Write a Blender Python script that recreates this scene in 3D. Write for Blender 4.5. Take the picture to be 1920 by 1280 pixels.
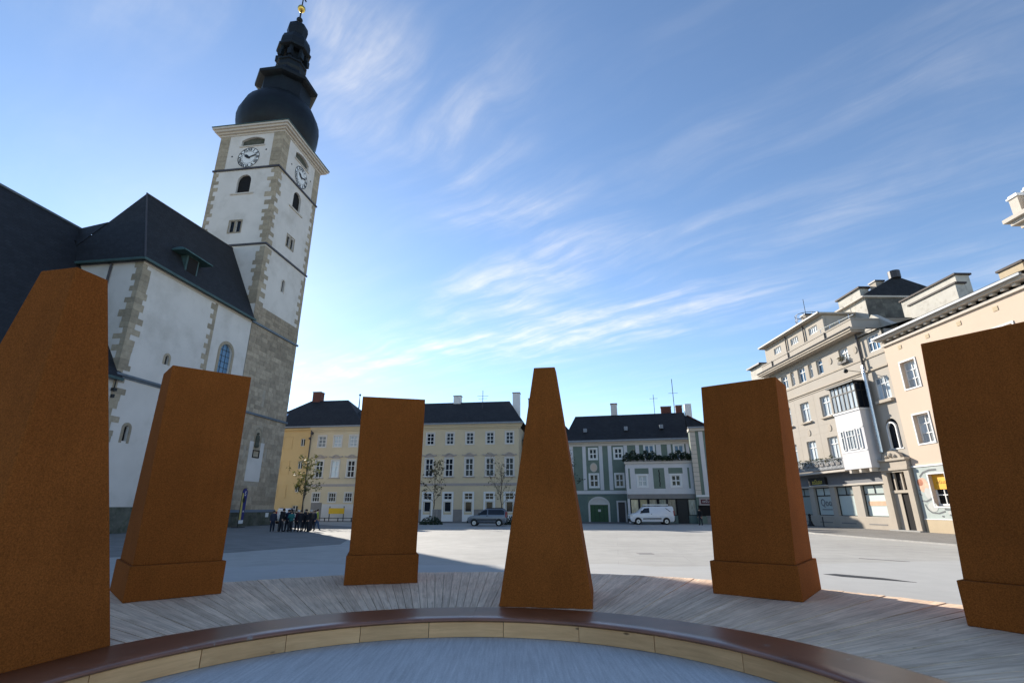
import bpy, bmesh, math, random
from mathutils import Vector, Matrix, Euler
R = math.radians
random.seed(7)
sc = bpy.context.scene
C = sc.collection
for o in list(bpy.data.objects): bpy.data.objects.remove(o)

# ------------------------------------------------------------------ camera, sky, sun, exposure
EYE = 1.9
cam = bpy.data.cameras.new('camera'); camo = bpy.data.objects.new('camera', cam); C.objects.link(camo)
camo.location = (0, 0, EYE); camo.rotation_euler = (R(90 + 18.134), 0, 0)
cam.sensor_width = 36; cam.lens = 17.747; cam.clip_start = .05; cam.clip_end = 3000
sc.camera = camo
cy_ = sc.cycles; cy_.max_bounces = 5; cy_.diffuse_bounces = 3; cy_.glossy_bounces = 2; cy_.transmission_bounces = 1; cy_.caustics_reflective = False; cy_.caustics_refractive = False
SUN_AZ, SUN_EL = -32.1, 23.2
S = Vector((math.sin(R(SUN_AZ)) * math.cos(R(SUN_EL)), math.cos(R(SUN_AZ)) * math.cos(R(SUN_EL)), math.sin(R(SUN_EL))))
sun = bpy.data.lights.new('sun', 'SUN'); sun.energy = 5.0; sun.angle = R(.53); sun.color = (1, .93, .82)
suno = bpy.data.objects.new('sun', sun); C.objects.link(suno)
suno.rotation_euler = S.to_track_quat('Z', 'Y').to_euler(); suno.location = S * 120
vs = sc.view_settings
vs.view_transform = 'Standard'; vs.look = 'None'; vs.exposure = 0.9; vs.gamma = 1; vs.use_curve_mapping = False

W = bpy.data.worlds.new('World'); sc.world = W; W.use_nodes = True
nt = W.node_tree; nt.nodes.clear()
class NT:
    def __init__(s, t): s.t = t
    def n(s, typ, **kw):
        nd = s.t.nodes.new(typ)
        ins = kw.pop('i', {})
        for k, v in kw.items(): setattr(nd, k, v)
        for k, v in ins.items():
            if isinstance(v, tuple) and len(v) == 2 and hasattr(v[0], 'bl_idname'): s.t.links.new(v[0].outputs[v[1]], nd.inputs[k])
            elif hasattr(v, 'bl_idname'): s.t.links.new(v.outputs[0], nd.inputs[k])
            else: nd.inputs[k].default_value = v
        return nd
    def m(s, op, a, b=0., c=0.): return s.n('ShaderNodeMath', operation=op, i={0: a, 1: b, 2: c})
    def vm(s, op, a, b=(0, 0, 0)): return s.n('ShaderNodeVectorMath', operation=op, i={0: a, 1: b})
    def mixc(s, fac, a, b, bt='MIX'):
        nd = s.n('ShaderNodeMix', data_type='RGBA', blend_type=bt)
        for k, v in ((0, fac), (6, a), (7, b)):
            if isinstance(v, tuple) and len(v) == 2 and hasattr(v[0], 'bl_idname'): s.t.links.new(v[0].outputs[v[1]], nd.inputs[k])
            elif hasattr(v, 'bl_idname'): s.t.links.new(v.outputs[2] if v.bl_idname == 'ShaderNodeMix' else v.outputs[0], nd.inputs[k])
            else: nd.inputs[k].default_value = v if k == 0 else (*v[:3], 1)
        return nd
    def link(s, a, ao, b, bi): s.t.links.new(a.outputs[ao], b.inputs[bi])
w = NT(nt)
sky = w.n('ShaderNodeTexSky', sky_type='NISHITA', sun_disc=False)
sky.sun_elevation = R(SUN_EL); sky.sun_rotation = R(SUN_AZ); sky.altitude = 300; sky.air_density = 0.9; sky.dust_density = 0.09; sky.ozone_density = 2.0
# thin cirrus on a flat layer high above the square (direction -> layer coordinates)
tc = w.n('ShaderNodeTexCoord')
sep = w.n('ShaderNodeSeparateXYZ', i={0: (tc, 'Generated')})
zc = w.m('MAXIMUM', (sep, 2), .06)
lay = w.n('ShaderNodeCombineXYZ', i={0: w.m('DIVIDE', (sep, 0), zc), 1: w.m('DIVIDE', (sep, 1), zc), 2: 0.})
warp = w.n('ShaderNodeTexNoise', i={'Vector': lay, 'Scale': 1.7, 'Detail': 2.})
wv = w.vm('SCALE', w.vm('SUBTRACT', (warp, 'Color'), (.5, .5, .5))); wv.inputs['Scale'].default_value = .28
wl = w.vm('ADD', lay, wv)
mp = w.n('ShaderNodeMapping', vector_type='TEXTURE', i={'Vector': wl, 'Rotation': (0, 0, R(-40)), 'Scale': (1.7, .30, 1)})
mpf = w.n('ShaderNodeMapping', vector_type='TEXTURE', i={'Vector': wl, 'Rotation': (0, 0, R(-47)), 'Scale': (.55, .09, 1)})
n1 = w.n('ShaderNodeTexNoise', i={'Vector': mp, 'Scale': 1.6, 'Detail': 6., 'Roughness': .62})
n3 = w.n('ShaderNodeTexNoise', i={'Vector': mpf, 'Scale': 1., 'Detail': 4., 'Roughness': .6})
n2 = w.n('ShaderNodeTexNoise', i={'Vector': wl, 'Scale': 3.2, 'Detail': 5., 'Roughness': .6})
def blob(cx, cy, rx, ry, rot, amt):
    mp_ = w.n('ShaderNodeMapping', vector_type='TEXTURE', i={'Vector': wl, 'Location': (cx, cy, 0), 'Rotation': (0, 0, R(rot)), 'Scale': (rx, ry, 1)})
    ln = w.vm('LENGTH', mp_)
    return w.n('ShaderNodeMapRange', interpolation_type='SMOOTHSTEP', i={0: (ln, 'Value'), 1: 1., 2: 0., 3: 0., 4: amt})
bl = [blob(-.37, .92, .24, .50, 8, .80), blob(-.16, 1.2, .52, .24, -58, .60), blob(-.02, 1.62, .42, .32, -45, .70),
      blob(.05, 2.15, 1.0, .42, -50, .95), blob(.15, 2.95, 2.2, .75, -30, .95), blob(1.7, 2.3, 1.5, .6, -30, .30),
      blob(.95, 1.05, 1.0, .45, -38, .14), blob(-1.3, 3.7, .9, .6, -25, .75), blob(-.9, .6, .5, .35, 10, .30), blob(.9, 1.75, 1.3, .4, -38, .26)]
acc = bl[0]
for b in bl[1:]: acc = w.m('MAXIMUM', acc, b)
st = w.n('ShaderNodeMapRange', interpolation_type='SMOOTHSTEP', i={0: (n1, 0), 1: .36, 2: .70, 3: 0., 4: 1.})
fi = w.n('ShaderNodeMapRange', interpolation_type='SMOOTHSTEP', i={0: (n3, 0), 1: .25, 2: .78, 3: .5, 4: 1.})
pu = w.n('ShaderNodeMapRange', interpolation_type='SMOOTHSTEP', i={0: (n2, 0), 1: .30, 2: .72, 3: .35, 4: 1.})
tex = w.m('MULTIPLY', w.m('MULTIPLY', w.m('ADD', w.m('MULTIPLY', st, .85), .14), pu), fi)
cl = w.m('MULTIPLY', acc, tex)
cov = w.m('MINIMUM', w.m('ADD', w.m('MULTIPLY', cl, 1.4), w.m('MULTIPLY', tex, .10)), .82)
hsv = w.n('ShaderNodeHueSaturation', i={'Saturation': 1.03, 'Value': 1.0, 'Color': sky})   # the phone camera's richer blue, over the whole sky alike
lum = w.n('ShaderNodeRGBToBW', i={0: sky})
white = w.n('ShaderNodeCombineColor', i={0: w.m('ADD', w.m('MULTIPLY', lum, .6), 3.0), 1: w.m('ADD', w.m('MULTIPLY', lum, .62), 3.05), 2: w.m('ADD', w.m('MULTIPLY', lum, .65), 3.3)})
fin = w.mixc(cov, hsv, white)
bg = w.n('ShaderNodeBackground', i={'Strength': .117})
nt.links.new(fin.outputs[2], bg.inputs[0])
wo = w.n('ShaderNodeOutputWorld', i={0: bg})

# ------------------------------------------------------------------ materials
MATS = {}
def mat(name, col, rough=.85, var=.12, scale=1.5, bump=.0, bscale=20., spec=.3, metal=0., stain=None, objrand=0., island=0., coat=0., emit=0.):
    if name in MATS: return MATS[name]
    m = bpy.data.materials.new(name); m.use_nodes = True; t = NT(m.node_tree); b = m.node_tree.nodes['Principled BSDF']
    b.inputs['Roughness'].default_value = rough; b.inputs['Specular IOR Level'].default_value = spec; b.inputs['Metallic'].default_value = metal
    if coat: b.inputs['Coat Weight'].default_value = coat; b.inputs['Coat Roughness'].default_value = .08
    ge = t.n('ShaderNodeNewGeometry')
    nz = t.n('ShaderNodeTexNoise', i={'Vector': (ge, 'Position'), 'Scale': scale, 'Detail': 4., 'Roughness': .6})
    k = t.m('ADD', t.m('MULTIPLY', t.m('SUBTRACT', nz, .5), 2 * var * 2), 1.)
    if objrand:
        oi = t.n('ShaderNodeObjectInfo'); k = t.m('MULTIPLY', k, t.m('ADD', t.m('MULTIPLY', t.m('SUBTRACT', (oi, 'Random'), .5), 2 * objrand), 1.))
    if island:
        k = t.m('MULTIPLY', k, t.m('ADD', t.m('MULTIPLY', t.m('SUBTRACT', (ge, 'Random Per Island'), .5), 2 * island), 1.))
    cv = t.vm('SCALE', tuple(col[:3])); t.link(k, 0, cv, 'Scale')
    src = cv
    if stain:
        sc_, scol, lo, hi = stain
        n3 = t.n('ShaderNodeTexNoise', i={'Vector': (ge, 'Position'), 'Scale': sc_, 'Detail': 6., 'Roughness': .65})
        f = t.n('ShaderNodeMapRange', i={0: (n3, 0), 1: lo, 2: hi, 3: 0., 4: 1.})
        src = t.mixc(f, cv, scol)
    m.node_tree.links.new(src.outputs[2] if src.bl_idname == 'ShaderNodeMix' else src.outputs[0], b.inputs['Base Color'])
    if bump:
        nb = t.n('ShaderNodeTexNoise', i={'Vector': (ge, 'Position'), 'Scale': bscale, 'Detail': 5.})
        bp = t.n('ShaderNodeBump', i={'Strength': bump, 'Distance': .05, 'Height': nb}); t.link(bp, 0, b, 'Normal')
    if emit:
        b.inputs['Emission Strength'].default_value = emit; b.inputs['Emission Color'].default_value = (*col[:3], 1)
    MATS[name] = m; return m

def wood(name, c1, c2, rough=.75, gx=1.2, gy=28., knots=.0, bump=.25, rnd=.2):
    m = bpy.data.materials.new(name); m.use_nodes = True; t = NT(m.node_tree); b = m.node_tree.nodes['Principled BSDF']
    tc = t.n('ShaderNodeTexCoord'); oi = t.n('ShaderNodeObjectInfo')
    off = t.n('ShaderNodeCombineXYZ', i={0: t.m('MULTIPLY', (oi, 'Random'), 91.), 1: t.m('MULTIPLY', (oi, 'Random'), 37.), 2: 0.})
    mp = t.n('ShaderNodeMapping', i={'Vector': t.vm('ADD', (tc, 'Object'), off), 'Scale': (gx, gy, gy)})
    g1 = t.n('ShaderNodeTexNoise', i={'Vector': mp, 'Scale': 1., 'Detail': 8., 'Roughness': .7, 'Distortion': .4})
    f = t.n('ShaderNodeMapRange', i={0: (g1, 0), 1: .3, 2: .7, 3: 0., 4: 1.})
    col = t.mixc(f, c1, c2)
    ge = t.n('ShaderNodeNewGeometry')
    big = t.n('ShaderNodeTexNoise', i={'Vector': (ge, 'Position'), 'Scale': 1.3, 'Detail': 5.})
    kk = t.m('ADD', t.m('MULTIPLY', t.m('SUBTRACT', (oi, 'Random'), .5), 2 * rnd), t.m('ADD', t.m('MULTIPLY', big, .5), .75))
    cs = t.n('ShaderNodeVectorMath', operation='SCALE'); t.t.links.new(col.outputs[2], cs.inputs[0]); t.link(kk, 0, cs, 'Scale')
    out = cs
    if knots:
        mk = t.n('ShaderNodeMapping', i={'Vector': t.vm('ADD', (tc, 'Object'), off), 'Scale': (2.2, 6., 6.)})
        vo = t.n('ShaderNodeTexVoronoi', i={'Vector': mk, 'Scale': 1.})
        kf = t.n('ShaderNodeMapRange', i={0: (vo, 'Distance'), 1: .05, 2: .11, 3: 1., 4: 0.})
        out = t.mixc(t.m('MULTIPLY', kf, knots), cs, (.08, .035, .012))
    t.t.links.new(out.outputs[2] if out.bl_idname == 'ShaderNodeMix' else out.outputs[0], b.inputs['Base Color'])
    b.inputs['Roughness'].default_value = rough; b.inputs['Specular IOR Level'].default_value = .3
    bp = t.n('ShaderNodeBump', i={'Strength': bump, 'Distance': .01, 'Height': g1}); t.link(bp, 0, b, 'Normal')
    return m

def rustmat():
    m = bpy.data.materials.new('rust_brown'); m.use_nodes = True; t = NT(m.node_tree); b = m.node_tree.nodes['Principled BSDF']
    ge = t.n('ShaderNodeNewGeometry')
    a = t.n('ShaderNodeTexNoise', i={'Vector': (ge, 'Position'), 'Scale': 62., 'Detail': 3., 'Roughness': .85})
    bb = t.n('ShaderNodeTexNoise', i={'Vector': (ge, 'Position'), 'Scale': 1.1, 'Detail': 6., 'Roughness': .6})
    mpz = t.n('ShaderNodeMapping', i={'Vector': (ge, 'Position'), 'Scale': (9., 9., .35)})
    st = t.n('ShaderNodeTexNoise', i={'Vector': mpz, 'Scale': 1., 'Detail': 4.})
    fa = t.n('ShaderNodeMapRange', i={0: (a, 0), 1: .3, 2: .72, 3: 0., 4: 1.})
    c1 = t.mixc(fa, (.130, .038, .008), (.355, .107, .022))
    k = t.m('ADD', t.m('MULTIPLY', bb, .5), t.m('ADD', t.m('MULTIPLY', st, .25), .70))
    cs = t.n('ShaderNodeVectorMath', operation='SCALE'); t.t.links.new(c1.outputs[2], cs.inputs[0]); t.link(k, 0, cs, 'Scale')
    t.link(cs, 0, b, 'Base Color'); b.inputs['Roughness'].default_value = .92; b.inputs['Specular IOR Level'].default_value = .08
    bp = t.n('ShaderNodeBump', i={'Strength': .18, 'Distance': .01, 'Height': a}); t.link(bp, 0, b, 'Normal')
    return m

def roofmat(name, col, rows=3.4, var=.25, rough=.6):
    """slate or tile courses: bands in height, broken into pieces, for roofs too far off to show single tiles"""
    m = bpy.data.materials.new(name); m.use_nodes = True; t = NT(m.node_tree); b = m.node_tree.nodes['Principled BSDF']
    ge = t.n('ShaderNodeNewGeometry'); sp = t.n('ShaderNodeSeparateXYZ', i={0: (ge, 'Position')})
    hz = t.m('ADD', (sp, 0), t.m('MULTIPLY', (sp, 1), .55))
    v = t.n('ShaderNodeCombineXYZ', i={0: hz, 1: (sp, 2), 2: 0.})
    br = t.n('ShaderNodeTexBrick', i={'Vector': v, 'Scale': 1., 'Color1': (.78, .78, .78, 1), 'Color2': (1.2, 1.2, 1.2, 1), 'Mortar': (.5, .5, .5, 1), 'Mortar Size': .012, 'Brick Width': .3, 'Row Height': 1 / rows})
    nz = t.n('ShaderNodeTexNoise', i={'Vector': (ge, 'Position'), 'Scale': .6, 'Detail': 6.})
    k = t.m('ADD', t.m('MULTIPLY', t.m('SUBTRACT', nz, .5), 4 * var), 1.)
    c0 = t.vm('SCALE', tuple(col)); t.link(k, 0, c0, 'Scale')
    c1 = t.vm('MULTIPLY', c0); t.t.links.new(br.outputs[0], c1.inputs[1])
    t.link(c1, 0, b, 'Base Color'); b.inputs['Roughness'].default_value = rough; b.inputs['Specular IOR Level'].default_value = .35
    bp = t.n('ShaderNodeBump', i={'Strength': .5, 'Distance': .03, 'Height': (br, 'Fac')}); bp.invert = True; t.link(bp, 0, b, 'Normal')
    return m

def groundmat(name, col, var=.12, joints=None, rough=.8, bump=.15, brick=None, wts=(1.0, .9, .5, .5), dsc=(.3, 4., 1), fine=22.):
    m = bpy.data.materials.new(name); m.use_nodes = True; t = NT(m.node_tree); b = m.node_tree.nodes['Principled BSDF']
    ge = t.n('ShaderNodeNewGeometry')
    n_ = [t.n('ShaderNodeTexNoise', i={'Vector': (ge, 'Position'), 'Scale': s_, 'Detail': 8., 'Roughness': .65}) for s_ in (.13, 1.1, fine)]
    mpd = t.n('ShaderNodeMapping', i={'Vector': (ge, 'Position'), 'Rotation': (0, 0, R(-20)), 'Scale': dsc})
    n_.append(t.n('ShaderNodeTexNoise', i={'Vector': mpd, 'Scale': 1., 'Detail': 6., 'Roughness': .7}))
    k = 1.
    for nn, a in zip(n_, wts):
        k = t.m('MULTIPLY', k, t.m('ADD', t.m('MULTIPLY', t.m('SUBTRACT', nn, .5), 2.2 * var * a), 1.)) if k != 1. else t.m('ADD', t.m('MULTIPLY', t.m('SUBTRACT', nn, .5), 2.2 * var * a), 1.)
    cs = t.vm('SCALE', tuple(col)); t.link(k, 0, cs, 'Scale'); out = cs
    hsrc = n_[2]
    if brick:
        bw, rh, rot, mc, ms = brick
        mp = t.n('ShaderNodeMapping', i={'Vector': (ge, 'Position'), 'Rotation': (0, 0, R(rot))})
        br = t.n('ShaderNodeTexBrick', i={'Vector': mp, 'Scale': 1., 'Color1': ((.86, .86, .86, 1) if bw < 2 else (.97, .97, .97, 1)), 'Color2': ((1.1, 1.1, 1.1, 1) if bw < 2 else (1.03, 1.03, 1.03, 1)), 'Mortar': (mc, mc, mc, 1), 'Mortar Size': ms, 'Brick Width': bw, 'Row Height': rh})
        c1 = t.vm('MULTIPLY', cs); t.t.links.new(br.outputs[0], c1.inputs[1]); out = c1
    t.link(out, 0, b, 'Base Color'); b.inputs['Roughness'].default_value = rough; b.inputs['Specular IOR Level'].default_value = .3
    bp = t.n('ShaderNodeBump', i={'Strength': bump, 'Distance': .02, 'Height': hsrc}); t.link(bp, 0, b, 'Normal')
    return m

def glassmat(name, col, rough=.06, var=.5, scale=.9, spec=.3):
    m = bpy.data.materials.new(name); m.use_nodes = True; t = NT(m.node_tree); b = m.node_tree.nodes['Principled BSDF']
    ge = t.n('ShaderNodeNewGeometry'); oi = t.n('ShaderNodeObjectInfo')
    mp = t.n('ShaderNodeMapping', i={'Vector': (ge, 'Position'), 'Scale': (4., 4., .5)})
    nz = t.n('ShaderNodeTexNoise', i={'Vector': mp, 'Scale': scale, 'Detail': 3.})
    k = t.m('MULTIPLY', t.m('ADD', t.m('MULTIPLY', t.m('SUBTRACT', nz, .5), 2 * var), 1.), t.m('ADD', t.m('MULTIPLY', (oi, 'Random'), .9), .5))
    cs = t.vm('SCALE', tuple(col)); t.link(k, 0, cs, 'Scale'); t.link(cs, 0, b, 'Base Color')
    b.inputs['Roughness'].default_value = rough; b.inputs['Specular IOR Level'].default_value = spec
    wv = t.n('ShaderNodeTexNoise', i={'Vector': (ge, 'Position'), 'Scale': .8, 'Detail': 1.})
    bp = t.n('ShaderNodeBump', i={'Strength': .08, 'Distance': .05, 'Height': wv}); t.link(bp, 0, b, 'Normal')
    return m

M = dict(
    rust=rustmat(),
    plank=wood('deck_wood', (.49, .335, .222), (.90, .69, .495), rough=.8, knots=.35, rnd=.13, bump=.35),
    riser=wood('riser_wood', (.62, .335, .15), (.84, .50, .245), rough=.65, gx=.9, gy=16., knots=.75, rnd=.13, bump=.08),
    seat=mat('seat_coating', (.235, .098, .058), .30, .25, 2.2, .05, 9., spec=.6, stain=(4.2, (.30, .24, .21), .64, .70)),
    dark=mat('dark_gap', (.02, .018, .016), .9, .1),
    floor=groundmat('concrete_floor', (.55, .545, .53), .3, wts=(.3, .5, 1.0, 1.3), dsc=(26., 1.4, 1), fine=40.),
    plaza=groundmat('plaza_concrete', (.37, .355, .325), .26, brick=(5.2, 2.6, 11., .86, .012)),
    skirt=groundmat('light_concrete', (.40, .392, .37), .12),
    fore=groundmat('forecourt_stone', (.19, .185, .175), .18, brick=(.9, .45, 8., .75, .012)),
    asphalt=groundmat('asphalt', (.13, .13, .13), .2),
    pave=groundmat('paving_setts', (.22, .205, .185), .22, brick=(.42, .21, 3., .62, .02)),
    kerb=mat('kerb_stone', (.36, .35, .33), .8, .15, 3., .1),
    plaster=mat('white_plaster', (.64, .60, .56), .9, .06, .5, .12, 9., stain=(.35, (.48, .445, .40), .48, .8)),
    stone=mat('tower_stone', (.37, .30, .222), .9, .22, 2.2, .5, 7., objrand=.2, island=.2),
    quoin=mat('quoin_stone', (.345, .288, .212), .9, .2, 2.5, .5, 8., objrand=.16),
    mortar=mat('mortar', (.39, .335, .265), .95, .15, 3., .3),
    oldstone=mat('dark_stone', (.105, .105, .085), .95, .35, 1.6, .5, 6., objrand=.2, stain=(1.2, (.055, .065, .04), .5, .7)),
    slate=roofmat('slate_roof', (.017, .018, .022), 3.4, .22, .72),
    copper=mat('green_copper', (.045, .085, .085), .6, .3, 1.2, .1, 5., spec=.4, metal=.0, stain=(2.5, (.055, .11, .105), .5, .75)),
    domecu=mat('dark_copper_dome', (.006, .0085, .012), .5, .25, .7, .12, 3., spec=.25, stain=(.5, (.009, .018, .022), .5, .8)),
    bluecu=mat('lead_flashing', (.12, .145, .175), .55, .15, 2., spec=.4),
    gold=mat('gold', (.75, .50, .12), .3, .05, metal=1.),
    trim=mat('cream_trim', (.54, .485, .42), .85, .08, 1.5),
    black=mat('black_iron', (.012, .012, .013), .55, .1, 6., spec=.4),
    glass=glassmat('window_glass', (.012, .016, .024), spec=.2),
    glassb=glassmat('blue_window_glass', (.12, .22, .34), .08),
    glassc=glassmat('curtained_glass', (.44, .49, .52), .12, .45, 1.4),
    glassw=glassmat('frosted_glass', (.55, .62, .59), .2, .05),
    hole=mat('dark_opening', (.014, .012, .012), .9, .1),
    cream=mat('cream_plaster', (.60, .50, .345), .9, .05, .6, .06, 8., stain=(.25, (.52, .43, .31), .5, .8)),
    yellow=mat('yellow_plaster', (.62, .44, .215), .9, .06, .6, .06, 8., stain=(.3, (.54, .385, .2), .5, .8)),
    palew=mat('pale_surround', (.60, .57, .545), .85, .05, 2.),
    white=mat('white_paint', (.72, .72, .71), .6, .05, 3.),
    mauve=mat('stucco_hood', (.38, .335, .315), .85, .08, 3.),
    greyd=mat('grey_dado', (.23, .215, .205), .85, .12, 1.2),
    tile=roofmat('dark_roof_tiles', (.019, .0185, .020), 4.2, .3, .8),
    zinc=mat('zinc_gutter', (.20, .225, .26), .5, .15, 3., spec=.5),
    brick=mat('red_brick', (.13, .05, .038), .9, .25, 5.),
    greenw=mat('sage_plaster', (.155, .20, .165), .9, .1, .9, .06, 8.),
    teal=mat('teal_plaster', (.125, .17, .155), .9, .12, .9),
    gdoor=mat('green_gate', (.035, .085, .04), .6, .15, 3.),
    bldw=mat('pale_lilac_white', (.60, .59, .60), .88, .05, 1.),
    beige=mat('beige_render', (.43, .385, .33), .92, .06, .7, .05, 9., stain=(.35, (.40, .35, .285), .5, .8)),
    beiged=mat('beige_trim', (.43, .37, .30), .9, .08, 1.5),
    pink=mat('peach_render', (.60, .475, .37), .92, .035, .6, .05, 9., stain=(.3, (.555, .44, .345), .5, .85)),
    base_=mat('sand_base', (.50, .40, .27), .9, .07, 1.),
    taupe=mat('taupe_base', (.42, .365, .30), .9, .08, 1.2),
    shopgrey=mat('grey_fascia', (.20, .20, .21), .85, .06, 1.),
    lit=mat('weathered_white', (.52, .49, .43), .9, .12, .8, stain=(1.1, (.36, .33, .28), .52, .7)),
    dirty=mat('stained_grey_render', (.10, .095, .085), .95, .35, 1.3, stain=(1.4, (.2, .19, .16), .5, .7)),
    steel=mat('steel_pipe', (.55, .58, .63), .25, .05, 2., metal=.9),
    pipe=mat('dark_downpipe', (.06, .055, .06), .5, .1, 3.),
    capbrown=mat('brown_coping', (.055, .04, .036), .7, .15, 3.),
    leaf=None,
)

# ------------------------------------------------------------------ mesh builder
class MB:
    def __init__(s): s.v = []; s.f = []; s.mi = []; s.sm = []; s.cur = 0; s.smooth = False
    def add(s, vs_, fs):
        o = len(s.v); s.v += [tuple(p) for p in vs_]
        for f in fs: s.f.append(tuple(i + o for i in f)); s.mi.append(s.cur); s.sm.append(s.smooth)
        return s
    def box(s, x0, x1, y0, y1, z0, z1):
        return s.add([(x0, y0, z0), (x1, y0, z0), (x1, y1, z0), (x0, y1, z0), (x0, y0, z1), (x1, y0, z1), (x1, y1, z1), (x0, y1, z1)],
                     [(0, 3, 2, 1), (4, 5, 6, 7), (0, 1, 5, 4), (1, 2, 6, 5), (2, 3, 7, 6), (3, 0, 4, 7)])
    def quad(s, *p): return s.add(p, [tuple(range(len(p)))])
    def prism_xz(s, poly, y0, y1):
        n = len(poly)
        vs_ = [(x, y0, z) for x, z in poly] + [(x, y1, z) for x, z in poly]
        return s.add(vs_, [tuple(range(n)), tuple(range(2 * n - 1, n - 1, -1))] + [(i, n + i, n + (i + 1) % n, (i + 1) % n) for i in range(n)])
    def prism_xy(s, poly, z0, z1):
        n = len(poly)
        vs_ = [(x, y, z0) for x, y in poly] + [(x, y, z1) for x, y in poly]
        return s.add(vs_, [tuple(range(n - 1, -1, -1)), tuple(range(n, 2 * n))] + [(i, (i + 1) % n, n + (i + 1) % n, n + i) for i in range(n)])
    def cyl(s, p0, p1, r0, r1=None, n=10, cap=True):
        r1 = r0 if r1 is None else r1
        p0 = Vector(p0); p1 = Vector(p1); d = (p1 - p0)
        if d.length < 1e-6: return s
        d.normalize()
        a = d.orthogonal().normalized(); b = d.cross(a)
        vs_ = []
        for p, r in ((p0, r0), (p1, r1)):
            for i in range(n):
                t = 2 * math.pi * i / n; vs_.append(p + (a * math.cos(t) + b * math.sin(t)) * r)
        fs = [(i, (i + 1) % n, n + (i + 1) % n, n + i) for i in range(n)]
        if cap: fs += [tuple(range(n - 1, -1, -1)), tuple(range(n, 2 * n))]
        return s.add(vs_, fs)
    def lathe(s, prof, n=8, cx=0, cy=0, ph=0.):
        vs_ = []
        for z, r in prof:
            for i in range(n):
                t = 2 * math.pi * i / n + ph; vs_.append((cx + r * math.cos(t), cy + r * math.sin(t), z))
        m_ = len(prof)
        fs = [(j * n + i, j * n + (i + 1) % n, (j + 1) * n + (i + 1) % n, (j + 1) * n + i) for j in range(m_ - 1) for i in range(n)]
        fs += [tuple(range(n - 1, -1, -1)), tuple(range((m_ - 1) * n, m_ * n))]
        return s.add(vs_, fs)
    def ball(s, c, r, n=12):
        pr = [(c[2] + r * math.sin(t), max(.001, r * math.cos(t))) for t in [(-.5 + i / 8) * math.pi for i in range(9)]]
        return s.lathe(pr, n, c[0], c[1])
    def frame(s, x0, x1, z0, z1, t, y0, y1, tb=None):
        tb = t if tb is None else tb
        s.box(x0, x1, y0, y1, z1 - t, z1); s.box(x0, x1, y0, y1, z0, z0 + tb)
        s.box(x0, x0 + t, y0, y1, z0 + tb, z1 - t); return s.box(x1 - t, x1, y0, y1, z0 + tb, z1 - t)
    def facade(s, x0, x1, z0, z1, holes, y=0., dep=.22):
        xs = sorted({x0, x1} | {h[i] for h in holes for i in (0, 1)}); zs = sorted({z0, z1} | {h[i] for h in holes for i in (2, 3)})
        xs = [x for x in xs if x0 - 1e-6 <= x <= x1 + 1e-6]; zs = [z for z in zs if z0 - 1e-6 <= z <= z1 + 1e-6]
        for a, b in zip(xs, xs[1:]):
            for c_, d in zip(zs, zs[1:]):
                mx, mz = (a + b) / 2, (c_ + d) / 2
                if any(h[0] < mx < h[1] and h[2] < mz < h[3] for h in holes): continue
                s.quad((a, y, c_), (b, y, c_), (b, y, d), (a, y, d))
        for a, b, c_, d in [h[:4] for h in holes]:
            e = y + dep
            s.quad((a, y, c_), (a, e, c_), (a, e, d), (a, y, d)); s.quad((b, y, c_), (b, y, d), (b, e, d), (b, e, c_))
            s.quad((a, y, d), (a, e, d), (b, e, d), (b, y, d)); s.quad((a, y, c_), (b, y, c_), (b, e, c_), (a, e, c_))
        return s
    def archfill(s, xc, w_, zt, y=0., dep=.22, n=10):
        r = w_ / 2; zs = zt - r
        pts = [(xc + r * math.cos(math.pi * i / n), zs + r * math.sin(math.pi * i / n)) for i in range(n + 1)]
        for i in range(n):
            (a, b), (c_, d) = pts[i], pts[i + 1]
            cx = xc + r if (a + c_) / 2 > xc else xc - r
            s.add([(cx, y, zt), (a, y, b), (c_, y, d)], [(0, 1, 2)])
            s.quad((a, y, b), (a, y + dep, b), (c_, y + dep, d), (c_, y, d))
        return s
    def mesh(s, name, mats):
        me = bpy.data.meshes.new(name); me.from_pydata(s.v, [], s.f); me.update()
        for m_ in (mats if isinstance(mats, (list, tuple)) else [mats]): me.materials.append(m_)
        if len(me.polygons) == len(s.mi):
            me.polygons.foreach_set('material_index', s.mi); me.polygons.foreach_set('use_smooth', s.sm)
        return me
    def build(s, name, mats, parent=None, loc=(0, 0, 0), rot=0.): return mk(name, s.mesh(name, mats), parent, loc, rot)

def mk(name, me, parent=None, loc=(0, 0, 0), rot=0.):
    o = bpy.data.objects.new(name, me); C.objects.link(o)
    o.location = loc; o.rotation_euler = rot if isinstance(rot, (tuple, list, Euler)) else (0, 0, rot)
    if parent: o.parent = parent
    return o
def tag(o, label, cat, group=None, kind=None):
    if label: o['label'] = label
    if cat: o['category'] = cat
    if group: o['group'] = group
    if kind: o['kind'] = kind
    return o
def thing(name, label, cat, loc=(0, 0, 0), rot=0., group=None):
    o = mk(name, None, None, loc, rot); o.empty_display_size = .3
    return tag(o, label, cat, group)
def copytree(o, parent=None):
    c = o.copy(); C.objects.link(c); c.parent = parent
    for ch in o.children: copytree(ch, c)
    return c
class Fr:
    """a facade frame inside a thing: x along the wall, y inwards, z up"""
    def __init__(s, parent, x=0., y=0., z=0., rot=0.): s.p = parent; s.o = Vector((x, y, z)); s.r = rot
    def pt(s, x, y, z): return s.o + Matrix.Rotation(s.r, 3, 'Z') @ Vector((x, y, z))
    def put(s, mb, name, mats, x=0., y=0., z=0.): return mb.build(name, mats, s.p, s.pt(x, y, z), s.r)
    def inst(s, me, name, x, y, z): return mk(name, me, s.p, s.pt(x, y, z), s.r)
WC = {}
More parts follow.
